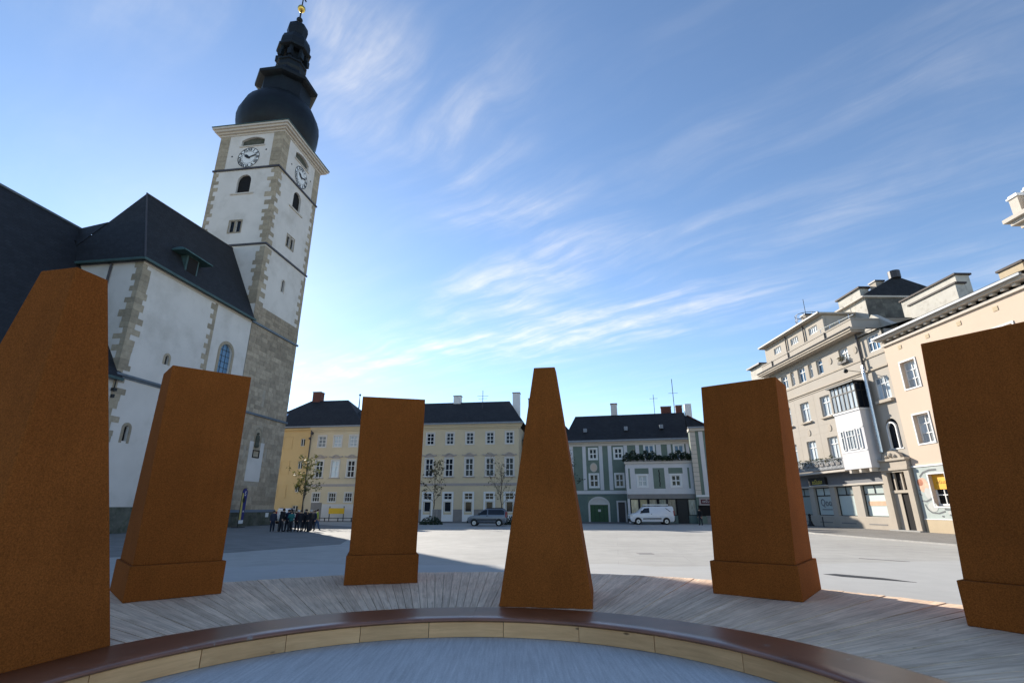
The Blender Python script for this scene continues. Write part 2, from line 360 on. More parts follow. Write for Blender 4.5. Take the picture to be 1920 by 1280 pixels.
def win(F, xc, z0, w_, h, y=.13, v=(.5,), hb=(.62,), fr=.075, bar=.05, fm='white', gm='glass', name='window', panes=False):
    key = (round(w_, 3), round(h, 3), v, hb, fr, bar, fm)
    if key not in WC:
        b = MB(); x0, x1 = -w_ / 2, w_ / 2
        b.frame(x0, x1, 0, h, fr, -.035, .035)
        for q in v: b.box(x0 + w_ * q - bar / 2, x0 + w_ * q + bar / 2, -.025, .025, fr, h - fr)
        for q in hb: b.box(x0 + fr, x1 - fr, -.03, .02, h * q - bar / 2, h * q + bar / 2)
        WC[key] = b.mesh(name, M[fm])
    o = F.inst(WC[key], name, xc, y, z0)
    if panes:
        xs = [fr] + [w_ * q for q in v] + [w_ - fr]; zs = [fr] + [h * q for q in hb] + [h - fr]
        for a, b_ in zip(xs, xs[1:]):
            for c_, d in zip(zs, zs[1:]):
                MB().box(a - w_ / 2, b_ - w_ / 2, .03, .04, c_, d).build('pane', M[gm], o)
    else:
        k2 = ('p', round(w_, 3), round(h, 3), gm)
        if k2 not in WC: WC[k2] = MB().box(-w_ / 2 + .02, w_ / 2 - .02, .036, .05, .02, h - .02).mesh('pane', M[gm])
        mk('pane', WC[k2], o)
    return o
def surround(F, xc, z0, w_, h, t=.13, proud=.05, m='palew', tb=None, name='window_surround'):
    return F.put(MB().frame(-w_ / 2 - t, w_ / 2 + t, -(tb or t), h + t, t, -proud, -.002, tb), name, M[m], xc, 0, z0)
def sill(F, xc, z, w_, proud=.14, h=.09, m='palew', y=0):
    return F.put(MB().box(-w_ / 2, w_ / 2, -proud, .06, -h, 0), 'window_sill', M[m], xc, y, z)
def text(name, body, size, m, parent, loc, rot, ext=.004, align='CENTER', sx=1., off=0.):
    cu = bpy.data.curves.new(name, 'FONT'); cu.body = body; cu.size = size; cu.extrude = ext; cu.align_x = align; cu.align_y = 'CENTER'; cu.resolution_u = 2; cu.offset = off
    t = bpy.data.objects.new('tmp', cu); C.objects.link(t)
    me = bpy.data.meshes.new_from_object(t.evaluated_get(bpy.context.evaluated_depsgraph_get())); bpy.data.objects.remove(t)
    me.name = name; me.materials.clear(); me.materials.append(m)
    o = mk(name, me, parent, loc, rot); o.scale = (sx, 1, 1); return o
def wall_text(F, body, size, m, x, z, y=-.01, name='lettering', sx=1., ext=.004): return text(name, body, size, M[m] if isinstance(m, str) else m, F.p, F.pt(x, y, z), (R(90), 0, F.r), ext, sx=sx)
def scrawl(F, x0, x1, z, h, m, y, name='lettering'):
    '''lettering too blurred to read: a row of joined strokes'''
    b = MB(); x = x0; rs = random.Random(3); w_ = h * .55
    while x < x1 - w_:
        tall = h * rs.choice((1., .62, .62, .8)); k = rs.randint(0, 2)
        b.box(x, x + h * .13, y - .004, y, z, z + tall)
        if k != 1: b.box(x + h * .13, x + w_ * .8, y - .004, y, z + tall - h * .13, z + tall)
        if k: b.box(x + h * .13, x + w_ * .8, y - .004, y, z, z + h * .12)
        if k == 0: b.box(x + w_ * .66, x + w_ * .8, y - .004, y, z, z + tall - h * .13)
        x += w_ * (1.05 if rs.random() < .85 else 1.6)
    return F.put(b, name, M[m] if isinstance(m, str) else m)
def rotz(az): return R(90 - az)

# ------------------------------------------------------------------ ground
def sheet(name, poly, z, m, kind='structure'):
    b = MB(); b.add([(x, y, z) for x, y in poly], [tuple(range(len(poly)))]); o = b.build(name, M[m]); o['kind'] = kind; return o
sheet('plaza', [(-500, -300), (500, -300), (500, 700), (-500, 700)], 0, 'plaza')
sheet('church_forecourt', [(-45, 62), (-26, 66), (-14, 52), (-9.2, 29.1), (-12.6, 23.5), (-20, 19.5), (-45, 12)], .004, 'fore')
sheet('road', [(-60, 84), (-40, 79), (-8, 66.5), (10, 63.2), (30, 61.5), (30.5, 74), (0, 84)], .004, 'asphalt')
sheet('light_paving', [(-11.2, 17.2), (-7.2, 19.2), (-1.2, 18.9), (2.4, 19.3), (3.6, 19.3), (4.8, 18.4), (7.4, 18.6), (13.2, 19.8), (16.5, 20.4), (19, 12), (14, 2), (-14, 2)], .005, 'skirt')
RX, RY = 31.5, 45.0
# paved footway along the right-hand row, with a real kerb step
fw = sheet('footway', [(22.6, 40), (23.4, 12), (31.6, 12), (31.5, 64), (27, 64)], .075, 'pave')
kb = MB()
edge = [(23.4, 12), (22.6, 40), (27, 64)]
n_ = 0
for (a, b), (c_, d) in zip(edge, edge[1:]):
    L = math.hypot(c_ - a, d - b); k = int(L / 1.2); ux, uy = (c_ - a) / L, (d - b) / L
    for i in range(k):
        p = (a + ux * i * L / k, b + uy * i * L / k); q = (a + ux * ((i + 1) * L / k - .012), b + uy * ((i + 1) * L / k - .012))
        MB().prism_xy([(p[0] - .16, p[1]), (q[0] - .16, q[1]), q, p], 0, .082).build('kerb_stone', M['kerb'], fw)
# flat dark shapes and a manhole cover laid on the square
def patch(name, pts, label, m='black', cat='patch'):
    b = MB().prism_xy(pts, .002, .010); return tag(b.build(name, M[m]), label, cat)
patch('shadow_strip', [(9.25, 16.4), (9.45, 15.85), (9.95, 15.35), (10.45, 14.87), (10.7, 14.66), (10.42, 15.55), (9.65, 16.47)], 'long dark painted shadow strip on the sunlit square behind the stepped slabs at right')  # a shadow on the ground, laid down as a flat black polygon
patch('dark_line', [(13.5, 21.3), (14.5, 20.0), (14.56, 20.04), (13.56, 21.34)], 'thin dark line farther out on the sunlit square, near the footway', 'greyd')  # thin flat dark line on the ground
patch('manhole_cover', [(5.4, 23.2), (6.05, 23.2), (6.05, 23.75), (5.4, 23.75)], 'flat grey manhole cover in the sunlit square right of the obelisk', 'greyd', 'manhole cover')

# ------------------------------------------------------------------ ring platform
KX, KY = -.54, 4.12
def rp(r, az): return (KX + r * math.sin(R(az)), KY + r * math.cos(R(az)))
fl = MB(); fl.prism_xy([rp(3.77, 360 * i / 96) for i in range(96)], .005, .2); o = fl.build('inner_floor', M['floor']); o['kind'] = 'structure'
deck = thing('timber_deck', 'ring-shaped deck of weathered grey planks around the sunken concrete floor', 'deck', (KX, KY, 0))
b = MB(); N = 96
for r0, r1, z0, z1 in ((4.45, 8.86, .008, .405),):
    for i in range(N):
        a0, a1 = 360 * i / N, 360 * (i + 1) / N
        P = [(r * math.sin(R(a)), r * math.cos(R(a))) for r, a in ((r0, a0), (r1, a0), (r1, a1), (r0, a1))]
        b.quad(*[(x, y, z1) for x, y in P]); b.quad((*P[1], z0), (*P[2], z0), (*P[2], z1), (*P[1], z1)); b.quad((*P[0], z0), (*P[3], z0), (*P[3], z1), (*P[0], z1))
b.build('deck_base', M['dark'], deck)
PA = 1.36; NPL = 150
for j in range(NPL):
    az = (j - NPL / 2 + .5) * PA
    da = R(PA / 2); g0 = .0035
    ri, ro = 4.465, 8.9 + random.uniform(-.012, .012)
    w0, w1 = ri * math.tan(da) - g0, ro * math.tan(da) - g0
    dz = random.uniform(-.004, .004); tl = random.uniform(-.003, .003)
    b = MB(); P = [(ri, -w0), (ro, -w1), (ro, w1), (ri, w0)]
    b.add([(x, y, .408) for x, y in P] + [(P[0][0], P[0][1], .448 + dz), (P[1][0], P[1][1], .448 + dz + tl), (P[2][0], P[2][1], .448 + dz - tl), (P[3][0], P[3][1], .448 + dz)],
          [(3, 2, 1, 0), (4, 5, 6, 7), (0, 1, 5, 4), (1, 2, 6, 5), (2, 3, 7, 6), (3, 0, 4, 7)])
    b.build('plank', M['plank'], deck, (0, 0, 0), R(90 - az))

bench = thing('ring_bench', 'low circular bench with glossy dark red-brown top and yellow timber front', 'bench', (KX, KY, 0))
def arc_prof(r_prof, a0, a1, n):
    """sweep a closed (r, z) section from azimuth a0 to a1"""
    b = MB(); m_ = len(r_prof); vs_ = []
    for i in range(n + 1):
        a = R(a0 + (a1 - a0) * i / n)
        for r, z in r_prof: vs_.append((r * math.sin(a), r * math.cos(a), z))
    fs = [(i * m_ + j, (i + 1) * m_ + j, (i + 1) * m_ + (j + 1) % m_, i * m_ + (j + 1) % m_) for i in range(n) for j in range(m_)]
    return b.add(vs_, fs)
arc_prof([(3.77, .01), (4.44, .01), (4.44, .4), (3.77, .4)], -179.9, 179.9, 96).build('shade_backing', M['dark'], bench)  # near-black ring standing in for the shadow line under the seat edge
a = -132.
segs = []
while a < 132: segs.append((a, a + random.choice((38., 42., 45.)))); a = segs[-1][1]
sp_ = [(4.455, .452), (3.76, .4535), (3.715, .451), (3.685, .444), (3.668, .432), (3.665, .42), (3.672, .41), (3.69, .404), (3.72, .402), (4.455, .402)]
for a0, a1 in segs:
    o = arc_prof(sp_, a0 + .012, a1 - .012, 28).build('seat_board', M['seat'], bench)
    for p in o.data.polygons: p.use_smooth = len(p.vertices) == 4
a = -130.
while a < 130:
    a1 = a + random.uniform(13.5, 17.5)
    rr = 3.728 + random.uniform(0, .008)
    am = (a + a1) / 2; n = 8; vs_ = []
    # own frame: x along the board so the grain runs along it
    cx, cy = rr * math.sin(R(am)), rr * math.cos(R(am)); b = MB(); ang = -R(am); co, si_ = math.cos(-ang), math.sin(-ang)
    for i in range(n + 1):
        t = R(a + .06 + (a1 - a - .12) * i / n)
        for r in (rr, rr + .04):
            X, Y = r * math.sin(t) - cx, r * math.cos(t) - cy
            for z in (.206, .388): vs_.append((X * co - Y * si_, X * si_ + Y * co, z))
    fs = []
    for i in range(n):
        o_ = i * 4
        fs += [(o_, o_ + 4, o_ + 5, o_ + 1), (o_ + 1, o_ + 5, o_ + 7, o_ + 3), (o_ + 3, o_ + 7, o_ + 6, o_ + 2), (o_ + 2, o_ + 6, o_ + 4, o_)]
    fs += [(0, 1, 3, 2), (n * 4, n * 4 + 2, n * 4 + 3, n * 4 + 1)]
    b.add(vs_, fs).build('riser_board', M['riser'], bench, (cx, cy, 0), ang)
    a = a1

# ------------------------------------------------------------------ rust-brown sculptures
DZ = .449
def rframe(az, r0): return (*rp(r0, az), 0), -R(az)      # local x tangential (clockwise), local y outwards
def frustum(b, bot, top):
    return b.add([*bot, *top], [(3, 2, 1, 0), (4, 5, 6, 7), (0, 1, 5, 4), (1, 2, 6, 5), (2, 3, 7, 6), (3, 0, 4, 7)])
def bev(o, w_=.012, seg=2):
    m_ = o.modifiers.new('bevel', 'BEVEL'); m_.width = w_; m_.segments = seg; m_.limit_method = 'ANGLE'; m_.angle_limit = R(30); return o
def slab(face, x, y, label, zt, lean=.26, ht=.69, sh=0.):
    """front foot at (x, y), front face looking towards the ring centre; face = azimuth of the outward axis"""
    t = thing('stele', label, 'sculpture', (x, y, 0), -R(face), 'rust-brown stepped slabs on the deck')
    h = .71; d = 1.74; zp = .985
    bev(MB().box(-h, h, 0, d, DZ, zp).build('plinth', M['rust'], t))
    hb = .665
    b = MB(); frustum(b, [(-hb, .10, zp), (hb, .10, zp), (hb, d - .1, zp), (-hb, d - .1, zp)], [(sh - ht, lean, zt), (sh + ht, lean, zt), (sh + ht, 1.14, zt), (sh - ht, 1.14, zt)])
    bev(b.build('slab_body', M['rust'], t)); return t
def obelisk(face, x, y, label, zt, top):
    t = thing('obelisk', label, 'sculpture', (x, y, 0), -R(face), 'rust-brown obelisks at the bench')
    h, d = .715, 1.75
    b = MB(); frustum(b, [(-h, 0, DZ), (h, 0, DZ), (h, d, DZ), (-h, d, DZ)], [(a_, c_, zt) for a_, c_ in top])
    bev(b.build('obelisk_body', M['rust'], t)); return t
def to_local(face, x, y, pts):
    a_ = R(face); T_ = (math.cos(a_), -math.sin(a_)); O_ = (math.sin(a_), math.cos(a_))
    return [((p - x) * T_[0] + (q - y) * T_[1], (p - x) * O_[0] + (q - y) * O_[1]) for p, q in pts]
obelisk(-75, -4.60, 5.63, 'tall rust-brown obelisk cut off by the left edge of the photo', 4.5, to_local(-75, -4.60, 5.63, [(-4.955, 5.204), (-4.873, 5.56), (-5.384, 5.67), (-5.466, 5.313)]))
slab(-42.5, -5.66, 9.38, 'rust-brown slab on a stepped foot in front of the church wall', 4.42)
slab(-14.5, -2.59, 10.98, 'rust-brown slab on a stepped foot standing before the cream palace', 4.24)
obelisk(9, .505, 8.51, 'slender rust-brown obelisk at the middle of the ring bench', 4.27, [(-.15, .22), (.225, .22), (.225, .56), (-.15, .56)])
slab(38.5, 4.11, 9.42, 'rust-brown slab on a stepped foot before the beige corner building', 4.2, .26, .69, .11)
slab(57, 6.25, 6.72, 'rust-brown slab on a stepped foot cut off by the right edge', 4.26, .30, .64, .12)

# ------------------------------------------------------------------ church: nave, sacristy block
D8 = 8.; RC = rotz(D8)
COR = (-30.33, 37.53)
ch = thing('church', 'white church with grey quoins and steep dark slate roofs beside the tower', 'church', (*COR, 0), RC)
F = Fr(ch)
wl_ = MB()
holes = [(10.35, 12.05, 13.3, 17.5), (1.78, 2.22, 6.75, 7.95), (4.12, 4.5, 13.5, 14.3)]
wl_.facade(0, 14.2, 0, 21.25, holes, 0, .3)
for xc, w_, zt in ((11.2, 1.7, 17.5), (2.0, .44, 7.95), (4.31, .38, 14.3)): wl_.archfill(xc, w_, zt, 0, .3)
wl_.quad((0, 0, 0), (0, 8, 0), (0, 8, 21.25), (0, 0, 21.25))
wl_.box(.02, 14.2, .31, 8, 0, 21.2)
F.put(wl_, 'wall', M['plaster'])
def archwin(F, xc, z0, w_, zt, y, gm, bars=(2, 4), name='window', fm='black'):
    r = w_ / 2; n = 12; zs = zt - r
    poly = [(xc - r, z0), (xc + r, z0)] + [(xc + r * math.cos(math.pi * i / n), zs + r * math.sin(math.pi * i / n)) for i in range(n + 1)]
    o = F.put(MB().prism_xz(poly, y, y + .03), name, M[gm])
    if bars:
        b = MB()
        for i in range(1, bars[0] + 1):
            x = xc - r + w_ * i / (bars[0] + 1); zt_ = zs + math.sqrt(max(0, r * r - (x - xc) ** 2)); b.box(x - .02, x + .02, y - .03, y - .002, z0, zt_)
        for i in range(1, bars[1] + 1):
            z = z0 + (zt - z0) * i / (bars[1] + 1); hw = r if z < zs else math.sqrt(max(.0, r * r - (z - zs) ** 2)); b.box(xc - hw, xc + hw, y - .035, y - .004, z - .02, z + .02)
        mk('glazing_bar', b.mesh('glazing_bar', M[fm]), o)
    return o
def archring(F, xc, z0, w_, zt, t, proud, m, name='arch_surround', n=12, base=True):
    r = w_ / 2; zs = zt - r; b = MB()
    inn = [(xc - r, z0)] + [(xc - r * math.cos(math.pi * i / n), zs + r * math.sin(math.pi * i / n)) for i in range(n + 1)] + [(xc + r, z0)]
    ro = r + t
    out = [(xc - ro, z0)] + [(xc - ro * math.cos(math.pi * i / n), zs + ro * math.sin(math.pi * i / n)) for i in range(n + 1)] + [(xc + ro, z0)]
    for i in range(len(inn) - 1): b.prism_xz([inn[i], inn[i + 1], out[i + 1], out[i]], -proud, .02)
    return F.put(b, name, M[m])
archwin(F, 11.2, 13.3, 1.7, 17.5, .22, 'glassb', (2, 6)); archring(F, 11.2, 13.3, 1.7, 17.5, .3, .05, 'quoin')
archwin(F, 2.0, 6.75, .44, 7.95, .25, 'hole', None); archring(F, 2.0, 6.6, .44, 7.95, .22, .03, 'quoin')
archwin(F, 4.31, 13.5, .38, 14.3, .2, 'hole', None); archring(F, 4.31, 13.5, .38, 14.3, .2, .03, 'quoin')
F.put(MB().box(-.12, 14.2, -.22, .05, 11.55, 11.72).box(-.06, 14.2, -.10, .05, 11.40, 11.55), 'string_course', M['bluecu'])
F.put(MB().box(-.1, 14.2, -.14, 0, 0, 1.75).box(-.05, 14.2, -.09, .0, 1.75, 1.9), 'plinth', M['oldstone'])
# quoin stones: corner, and the toothed strip between the two bays
z = 1.9; i = 0
while z < 21.1:
    hgt = random.uniform(.42, .62)
    if z + hgt > 21.2: hgt = 21.2 - z
    if not (11.35 < z + hgt / 2 < 11.75):
        L1, L2 = ((.95, .55), (.6, .98))[i % 2]
        L1 += random.uniform(-.3, .25); L2 += random.uniform(-.3, .25)
        F.put(MB().prism_xy([(-.03, -.03), (L1, -.03), (L1, .02), (.02, .02), (.02, L2), (-.03, L2)], z + .006, z + hgt - .006), 'quoin', M['quoin'])
    z += hgt; i += 1
z = 11.8; i = 0
while z < 21.1:
    hgt = min(random.uniform(.4, .6), 21.2 - z); L = (.42, .8)[i % 2] + random.uniform(-.1, .1)
    F.put(MB().box(8.92 - L, 8.92, -.028, .01, z + .006, z + hgt - .006), 'quoin', M['quoin']); z += hgt; i += 1
F.put(MB().box(8.94, 14.2, -.06, .0, 11.75, 21.2), 'pilaster_strip', M['plaster']) if False else None
# block roof
rf = MB(); e = .35; EZ = 21.3; AX, AY, AZ = 2.3, 4.0, 29.6; RE = (14.2, 4.0, 30.3)
A = (-e, -e, EZ); B_ = (14.2, -e, EZ); Cc = (14.2, 8 + e, EZ); D = (-e, 8 + e, EZ); P1 = (AX, AY, AZ)
rf.quad(A, B_, RE, P1); rf.quad(D, A, P1) if False else rf.add([D, A, P1], [(0, 1, 2)]); rf.quad(Cc, D, P1, RE); rf.add([B_, Cc, RE], [(0, 1, 2)])
F.put(rf, 'roof', M['slate'])
F.put(MB().box(-.5, 14.2, -.52, -.3, 21.12, 21.32).box(-.52, -.3, -.3, 7.5, 21.12, 21.32), 'gutter', M['copper'])
F.put(MB().cyl((-.36, -.36, 21.36), (AX, AY, AZ + .04), .07, n=6).cyl(P1, RE, .09, n=6), 'ridge_flashing', M['pipe'])
F.put(MB().cyl((-.14, 2.9, 12.5), (-.14, 2.9, 21.1), .09, n=8), 'downpipe', M['pipe'])
F.put(MB().box(-.04, 14.2, -.06, .0, 20.95, 21.12), 'cornice', M['trim'])
# dormer
d_o = F.put(MB().box(4.35, 5.85, .25, 2.6, 22.2, 24.15), 'dormer', M['copper'])
def hip(x0, x1, y0, y1, ez, r0, r1, ry, rz):
    b = MB(); A, B_, Cc, D, P, Q = (x0, y0, ez), (x1, y0, ez), (x1, y1, ez), (x0, y1, ez), (r0, ry, rz), (r1, ry, rz)
    b.quad(A, B_, Q, P); b.quad(Cc, D, P, Q); b.add([D, A, P], [(0, 1, 2)]); b.add([B_, Cc, Q], [(0, 1, 2)]); return b
b = hip(3.3, 6.9, -.35, 2.6, 24.15, 4.3, 5.9, 1.1, 24.95); b.box(3.3, 6.9, -.35, 2.6, 24.03, 24.15)
mk('dormer_roof', b.mesh('dormer_roof', mat('bright_copper_green', (.05, .105, .105), .6, .2, 2.)), d_o)
mk('dormer_shutter', MB().box(4.55, 5.65, .2, .26, 22.5, 23.95).mesh('dormer_shutter', M['hole']), d_o)
# nave
nv = MB(); nv.box(-34, 0 - .02, .02, 18, 0, 11.6); F.put(nv, 'nave_wall', M['plaster'])
b = MB(); b.quad((-34, -.45, 11.2), (.3, -.45, 11.2), (.3, 9, 25.75), (-34, 9, 25.75)); b.quad((-34, 9, 25.75), (30, 9, 25.75), (30, 18.5, 11.2), (-34, 18.5, 11.2))
b.quad((.3, 7.8, 23.9), (30, 7.8, 23.9), (30, 9, 25.75), (.3, 9, 25.75))
F.put(b, 'nave_roof', M['slate'])
F.put(MB().cyl((-34, 9, 25.8), (2, 9, 25.8), .12, n=6), 'ridge', M['bluecu'])
F.put(MB().box(-34, .2, -.6, -.4, 11.05, 11.25), 'nave_gutter', M['copper'])
b = MB().cyl((-.2, -.35, 10.4), (-.2, -.35, 11.1), .05, n=6).box(-.34, -.06, -.5, -.22, 10.2, 10.42).box(-.28, -.1, -.45, -.27, 9.7, 9.95)
F.put(b, 'wall_lantern', M['black'])
# link roof between nave ridge and block
b = MB(); b.add([(1.4, 9.0, 25.78), (1.1, 5.85, 26.0), (-.38, 8.3, 21.35), (7, 9.0, 26.0)], [(0, 2, 1), (0, 1, 3)]); F.put(b, 'link_roof', M['slate'])

# ------------------------------------------------------------------ tower
TC = (-28.35, 51.68); TX, TY = 8.85, 8.6
tw = thing('church_tower', 'tall white church tower with clocks, rough stone base and dark onion spire', 'tower', (*TC, 0), RC)
FR = Fr(tw); FL = Fr(tw, 0, TY, 0, -R(90))
ZW = 23.3
b = MB(); hR = [(3.75, 5.45, 37.95, 40.5), (3.75, 4.35, 32.5, 33.9), (4.6, 5.2, 32.5, 33.9), (4.1, 4.6, 26.5, 28.0)]
b.facade(0, TX, ZW, 46.6, hR + [(2.9, 6.0, 44.75, 46.05)], 0, .35); b.archfill(4.6, 1.7, 40.5, 0, .35)
for i in range(1): pass
b.facade(0, TX, 1.5, ZW, [(3.85, 4.15, 13.0, 14.15), (2.05, 2.35, 6.75, 7.9), (5.7, 6.0, 6.75, 7.9)], 0, .3)
b.box(.37, TX, .36, TY - .02, 0, 46.6)
b.quad((TX, 0, 0), (TX, TY, 0), (TX, TY, 46.6), (TX, 0, 46.6))
FR.put(b, 'wall', [M['plaster']])
b = MB(); hL = [(3.45, 5.25, 37.85, 40.45), (3.55, 4.15, 32.5, 34.0), (4.4, 5.0, 32.5, 34.0), (3.0, 6.1, 44.7, 46.0)]
b.facade(0, TY, 15, 46.6, hL, 0, .35); b.archfill(4.35, 1.8, 40.45, 0, .35); FL.put(b, 'wall', M['plaster'])
def segarch(b, xc, w_, z0, zt, y, dep):   # shallow arch over a rectangular recess
    n = 8; h = .45; P = [(xc - w_ / 2 + w_ * i / n, zt - h * (2 * i / n - 1) ** 2) for i in range(n + 1)]
    for (a, c_), (d, e_) in zip(P, P[1:]): b.quad((a, y, c_), (d, y, e_), (d, y, zt), (a, y, zt)); b.quad((a, y, c_), (a, y + dep, c_), (d, y + dep, e_), (d, y, e_))
    return b
for F_, xc, bx, tx in ((FR, 4.45, 4.6, (4.05, 4.9)), (FL, 4.55, 4.35, (3.85, 4.7))):
    zb = 37.95 if F_ is FR else 37.85
    archwin(F_, bx, zb, 1.7 if F_ is FR else 1.8, 40.5 if F_ is FR else 40.45, .28, 'hole', (0, 14), 'louvre_window', 'black')
    F_.put(MB().box(bx - 1.5, bx + 1.5, -.12, .02, zb - .22, zb - .02), 'window_sill', M['trim'])
    for t_ in tx: F_.put(MB().box(t_ - .3, t_ + .3, .2, .24, 32.5, 34.0), 'window', M['glass'])
    F_.put(MB().frame(tx[0] - .45, tx[1] + .45, 32.35, 34.15, .13, -.04, .0).box((tx[0] + tx[1]) / 2 - .1, (tx[0] + tx[1]) / 2 + .1, -.04, .1, 32.5, 34.0), 'window_surround', M['quoin'])
    rc = 4.45 if F_ is FR else 4.55; z0 = 44.75 if F_ is FR else 44.7; zt = z0 + 1.3
    b = MB(); segarch(b, rc, 3.1, z0, zt, -.001, .34); F_.put(b, 'arch_head', M['plaster'])
    F_.put(MB().box(rc - 1.55, rc + 1.55, .30, .34, z0, zt), 'niche_back', M['oldstone'])
    F_.put(MB().box(rc - 1.7, rc + 1.7, -.1, .06, z0 - .16, z0), 'niche_sill', M['trim'])
    # clock
    cz = 42.93; cx = 4.65 if F_ is FR else 4.33; rad = 1.46
    clk = F_.put(MB().add([(rad * math.cos(2 * math.pi * i / 40), -.03, rad * math.sin(2 * math.pi * i / 40)) for i in range(40)] + [(rad * math.cos(2 * math.pi * i / 40), -.002, rad * math.sin(2 * math.pi * i / 40)) for i in range(40)],
        [tuple(range(40))] + [(i, (i + 1) % 40, 40 + (i + 1) % 40, 40 + i) for i in range(40)]), 'clock_face', M['white'], cx, 0, cz)
    b = MB()
    for rr, th in ((1.46, .08), (.9, .04)):
        for i in range(40):
            t0, t1 = 2 * math.pi * i / 40, 2 * math.pi * (i + 1) / 40
            b.quad(*[((r_) * math.cos(t_), -.036, (r_) * math.sin(t_)) for r_, t_ in ((rr - th, t0), (rr, t0), (rr, t1), (rr - th, t1))])
    b.build('minute_ring', M['black'], clk)
    for i, nm in enumerate(('XII', 'I', 'II', 'III', 'IIII', 'V', 'VI', 'VII', 'VIII', 'IX', 'X', 'XI')):
        an = R(30 * i)
        t_ = text('numeral', nm, .62, M['black'], clk, (1.17 * math.sin(an), -.036, 1.17 * math.cos(an)), Euler((R(90), an, 0), 'XYZ'), .006, sx=.85, off=.022)
    for ln, wd, ang in ((.78, .2, 306), (1.22, .11, 73)):
        a_ = R(ang); dx, dz = math.sin(a_), math.cos(a_); px, pz = dz, -dx
        b = MB(); P = [(-dx * .25 + px * wd * .5, -dz * .25 + pz * wd * .5), (dx * ln * .6 + px * wd, dz * ln * .6 + pz * wd), (dx * ln, dz * ln), (dx * ln * .6 - px * wd, dz * ln * .6 - pz * wd), (-dx * .25 - px * wd * .5, -dz * .25 - pz * wd * .5)]
        b.prism_xz(P, -.075, -.055); b.build('clock_hand', M['black'], clk)
    for q in ((cx - 2.3, 43.3), (cx + 2.2, 43.9)): F_.put(MB().cyl((q[0], -.02, q[1]), (q[0], .0, q[1]), .11, n=8), 'anchor_plate', M['black'])
    n = TX if F_ is FR else TY
    for x0, x1 in ((-.03 if F_ is FR else 0, 1.32), (n - 1.32, n + (.0 if F_ is FR else .03))):
        z_ = 41.5; i = 0
        while z_ < 46.35:
            hg = min(.62, 46.4 - z_); wdt = (x1 - x0); F_.put(MB().box(x0, x1, -.05 if F_ is FR else -.052, .01, z_ + .008, z_ + hg - .008), 'panel_stone', M['quoin']); z_ += hg
archwin(FR, 4.35, 26.5, .5, 28.0, .2, 'glass', None); archring(FR, 4.35, 26.4, .5, 28.0, .14, .03, 'trim')
for x_, z0, zt in ((4.0, 13.0, 14.15), (2.2, 6.75, 7.9), (5.85, 6.75, 7.9)): FR.put(MB().box(x_ - .15, x_ + .15, .2, .24, z0, zt), 'slit_window', M['hole'])
# string courses
for zc_, mm, pr in ((41.28, 'pipe', .16), (30.72, 'pipe', .14), (21.15, 'bluecu', .2), (11.45, 'bluecu', .2)):
    b = MB().box(-pr, TX + pr, -pr, .0, zc_ - .12, zc_ + .1)
    if zc_ > 25: b.box(-pr, .0, .0, TY + pr, zc_ - .12, zc_ + .1)
    FR.put(b, 'string_course', M[mm])
# main cornice
b = MB()
for k_, (z0, z1, p) in enumerate(((46.35, 46.6, .1), (46.6, 46.82, .34), (46.82, 47.1, .62), (47.1, 47.36, .82))): b.box(-p, TX + p, -p, TY + p, z0, z1)
FR.put(b, 'cornice', M['trim'])
FR.put(MB().box(-.9, TX + .9, -.9, TY + .9, 47.36, 47.46), 'cornice_flashing', M['copper'])
# quoins on the upper shaft (three corners in sight)
z = ZW; i = 0
while z < 41.0:
    hgt = min(random.uniform(.45, .66), 41.15 - z)
    if not 30.5 < z + hgt / 2 < 30.95:
        L1, L2 = ((1.0, .55), (.55, 1.0))[i % 2]
        if z < 31: L1 += .18; L2 += .18
        L1 += random.uniform(-.3, .25); L2 += random.uniform(-.3, .25)
        FR.put(MB().prism_xy([(-.035, -.035), (L1, -.035), (L1, .02), (.02, .02), (.02, L2), (-.035, L2)], z + .007, z + hgt - .007), 'quoin', M['quoin'])
        L3 = (.5, .95)[i % 2] + random.uniform(-.15, .15)
        FR.put(MB().box(TX - L3, TX + .03, -.03, .02, z + .007, z + hgt - .007), 'quoin', M['quoin'])
        if z > 30: FL.put(MB().box(-.03, (.45, .85)[i % 2] + random.uniform(-.15, .15), -.03, .02, z + .007, z + hgt - .007), 'quoin', M['quoin'])
    z += hgt; i += 1
# ashlar of the lower shaft: nearest 300 blocks singly, the rest as one part
FR.put(MB().box(-.012, TX + .012, -.012, .0, 1.5, 21.0).box(-.012, TX + .012, -.012, 0, 21.2, ZW), 'mortar_bed', M['mortar'])
blocks = []
z = 1.62
forb = [(2.8, 5.35, 4.45, 8.65), (3.55, 4.75, 8.6, 10.3), (1.98, 2.42, 6.7, 7.95), (5.63, 6.07, 6.7, 7.95), (3.78, 4.22, 12.95, 14.2)]
while z < ZW - .1:
    hg = random.choice((.42, .47, .52, .58)); hg = min(hg, ZW - z)
    if abs(z + hg / 2 - 11.45) < .3 or abs(z + hg / 2 - 21.15) < .3: z += .2; continue
    x = random.uniform(-.3, 0.); x = -.03
    while x < TX:
        ln = random.uniform(.6, 1.25); x1 = min(x + ln, TX + .03)
        if TX - x1 < .35: x1 = TX + .03
        parts = [(x, x1)]
        for f in forb:
            if z < f[3] and z + hg > f[2]:
                np_ = []
                for a_, b_ in parts:
                    if b_ <= f[0] or a_ >= f[1]: np_.append((a_, b_)); continue
                    if a_ < f[0] - .12: np_.append((a_, f[0]))
                    if b_ > f[1] + .12: np_.append((f[1], b_))
                parts = np_
        for a_, b_ in parts: blocks.append((a_ + .012, b_ - .012, z + .011, z + hg - .011, random.uniform(.028, .05)))
        x = x1
    z += hg
rest = MB()
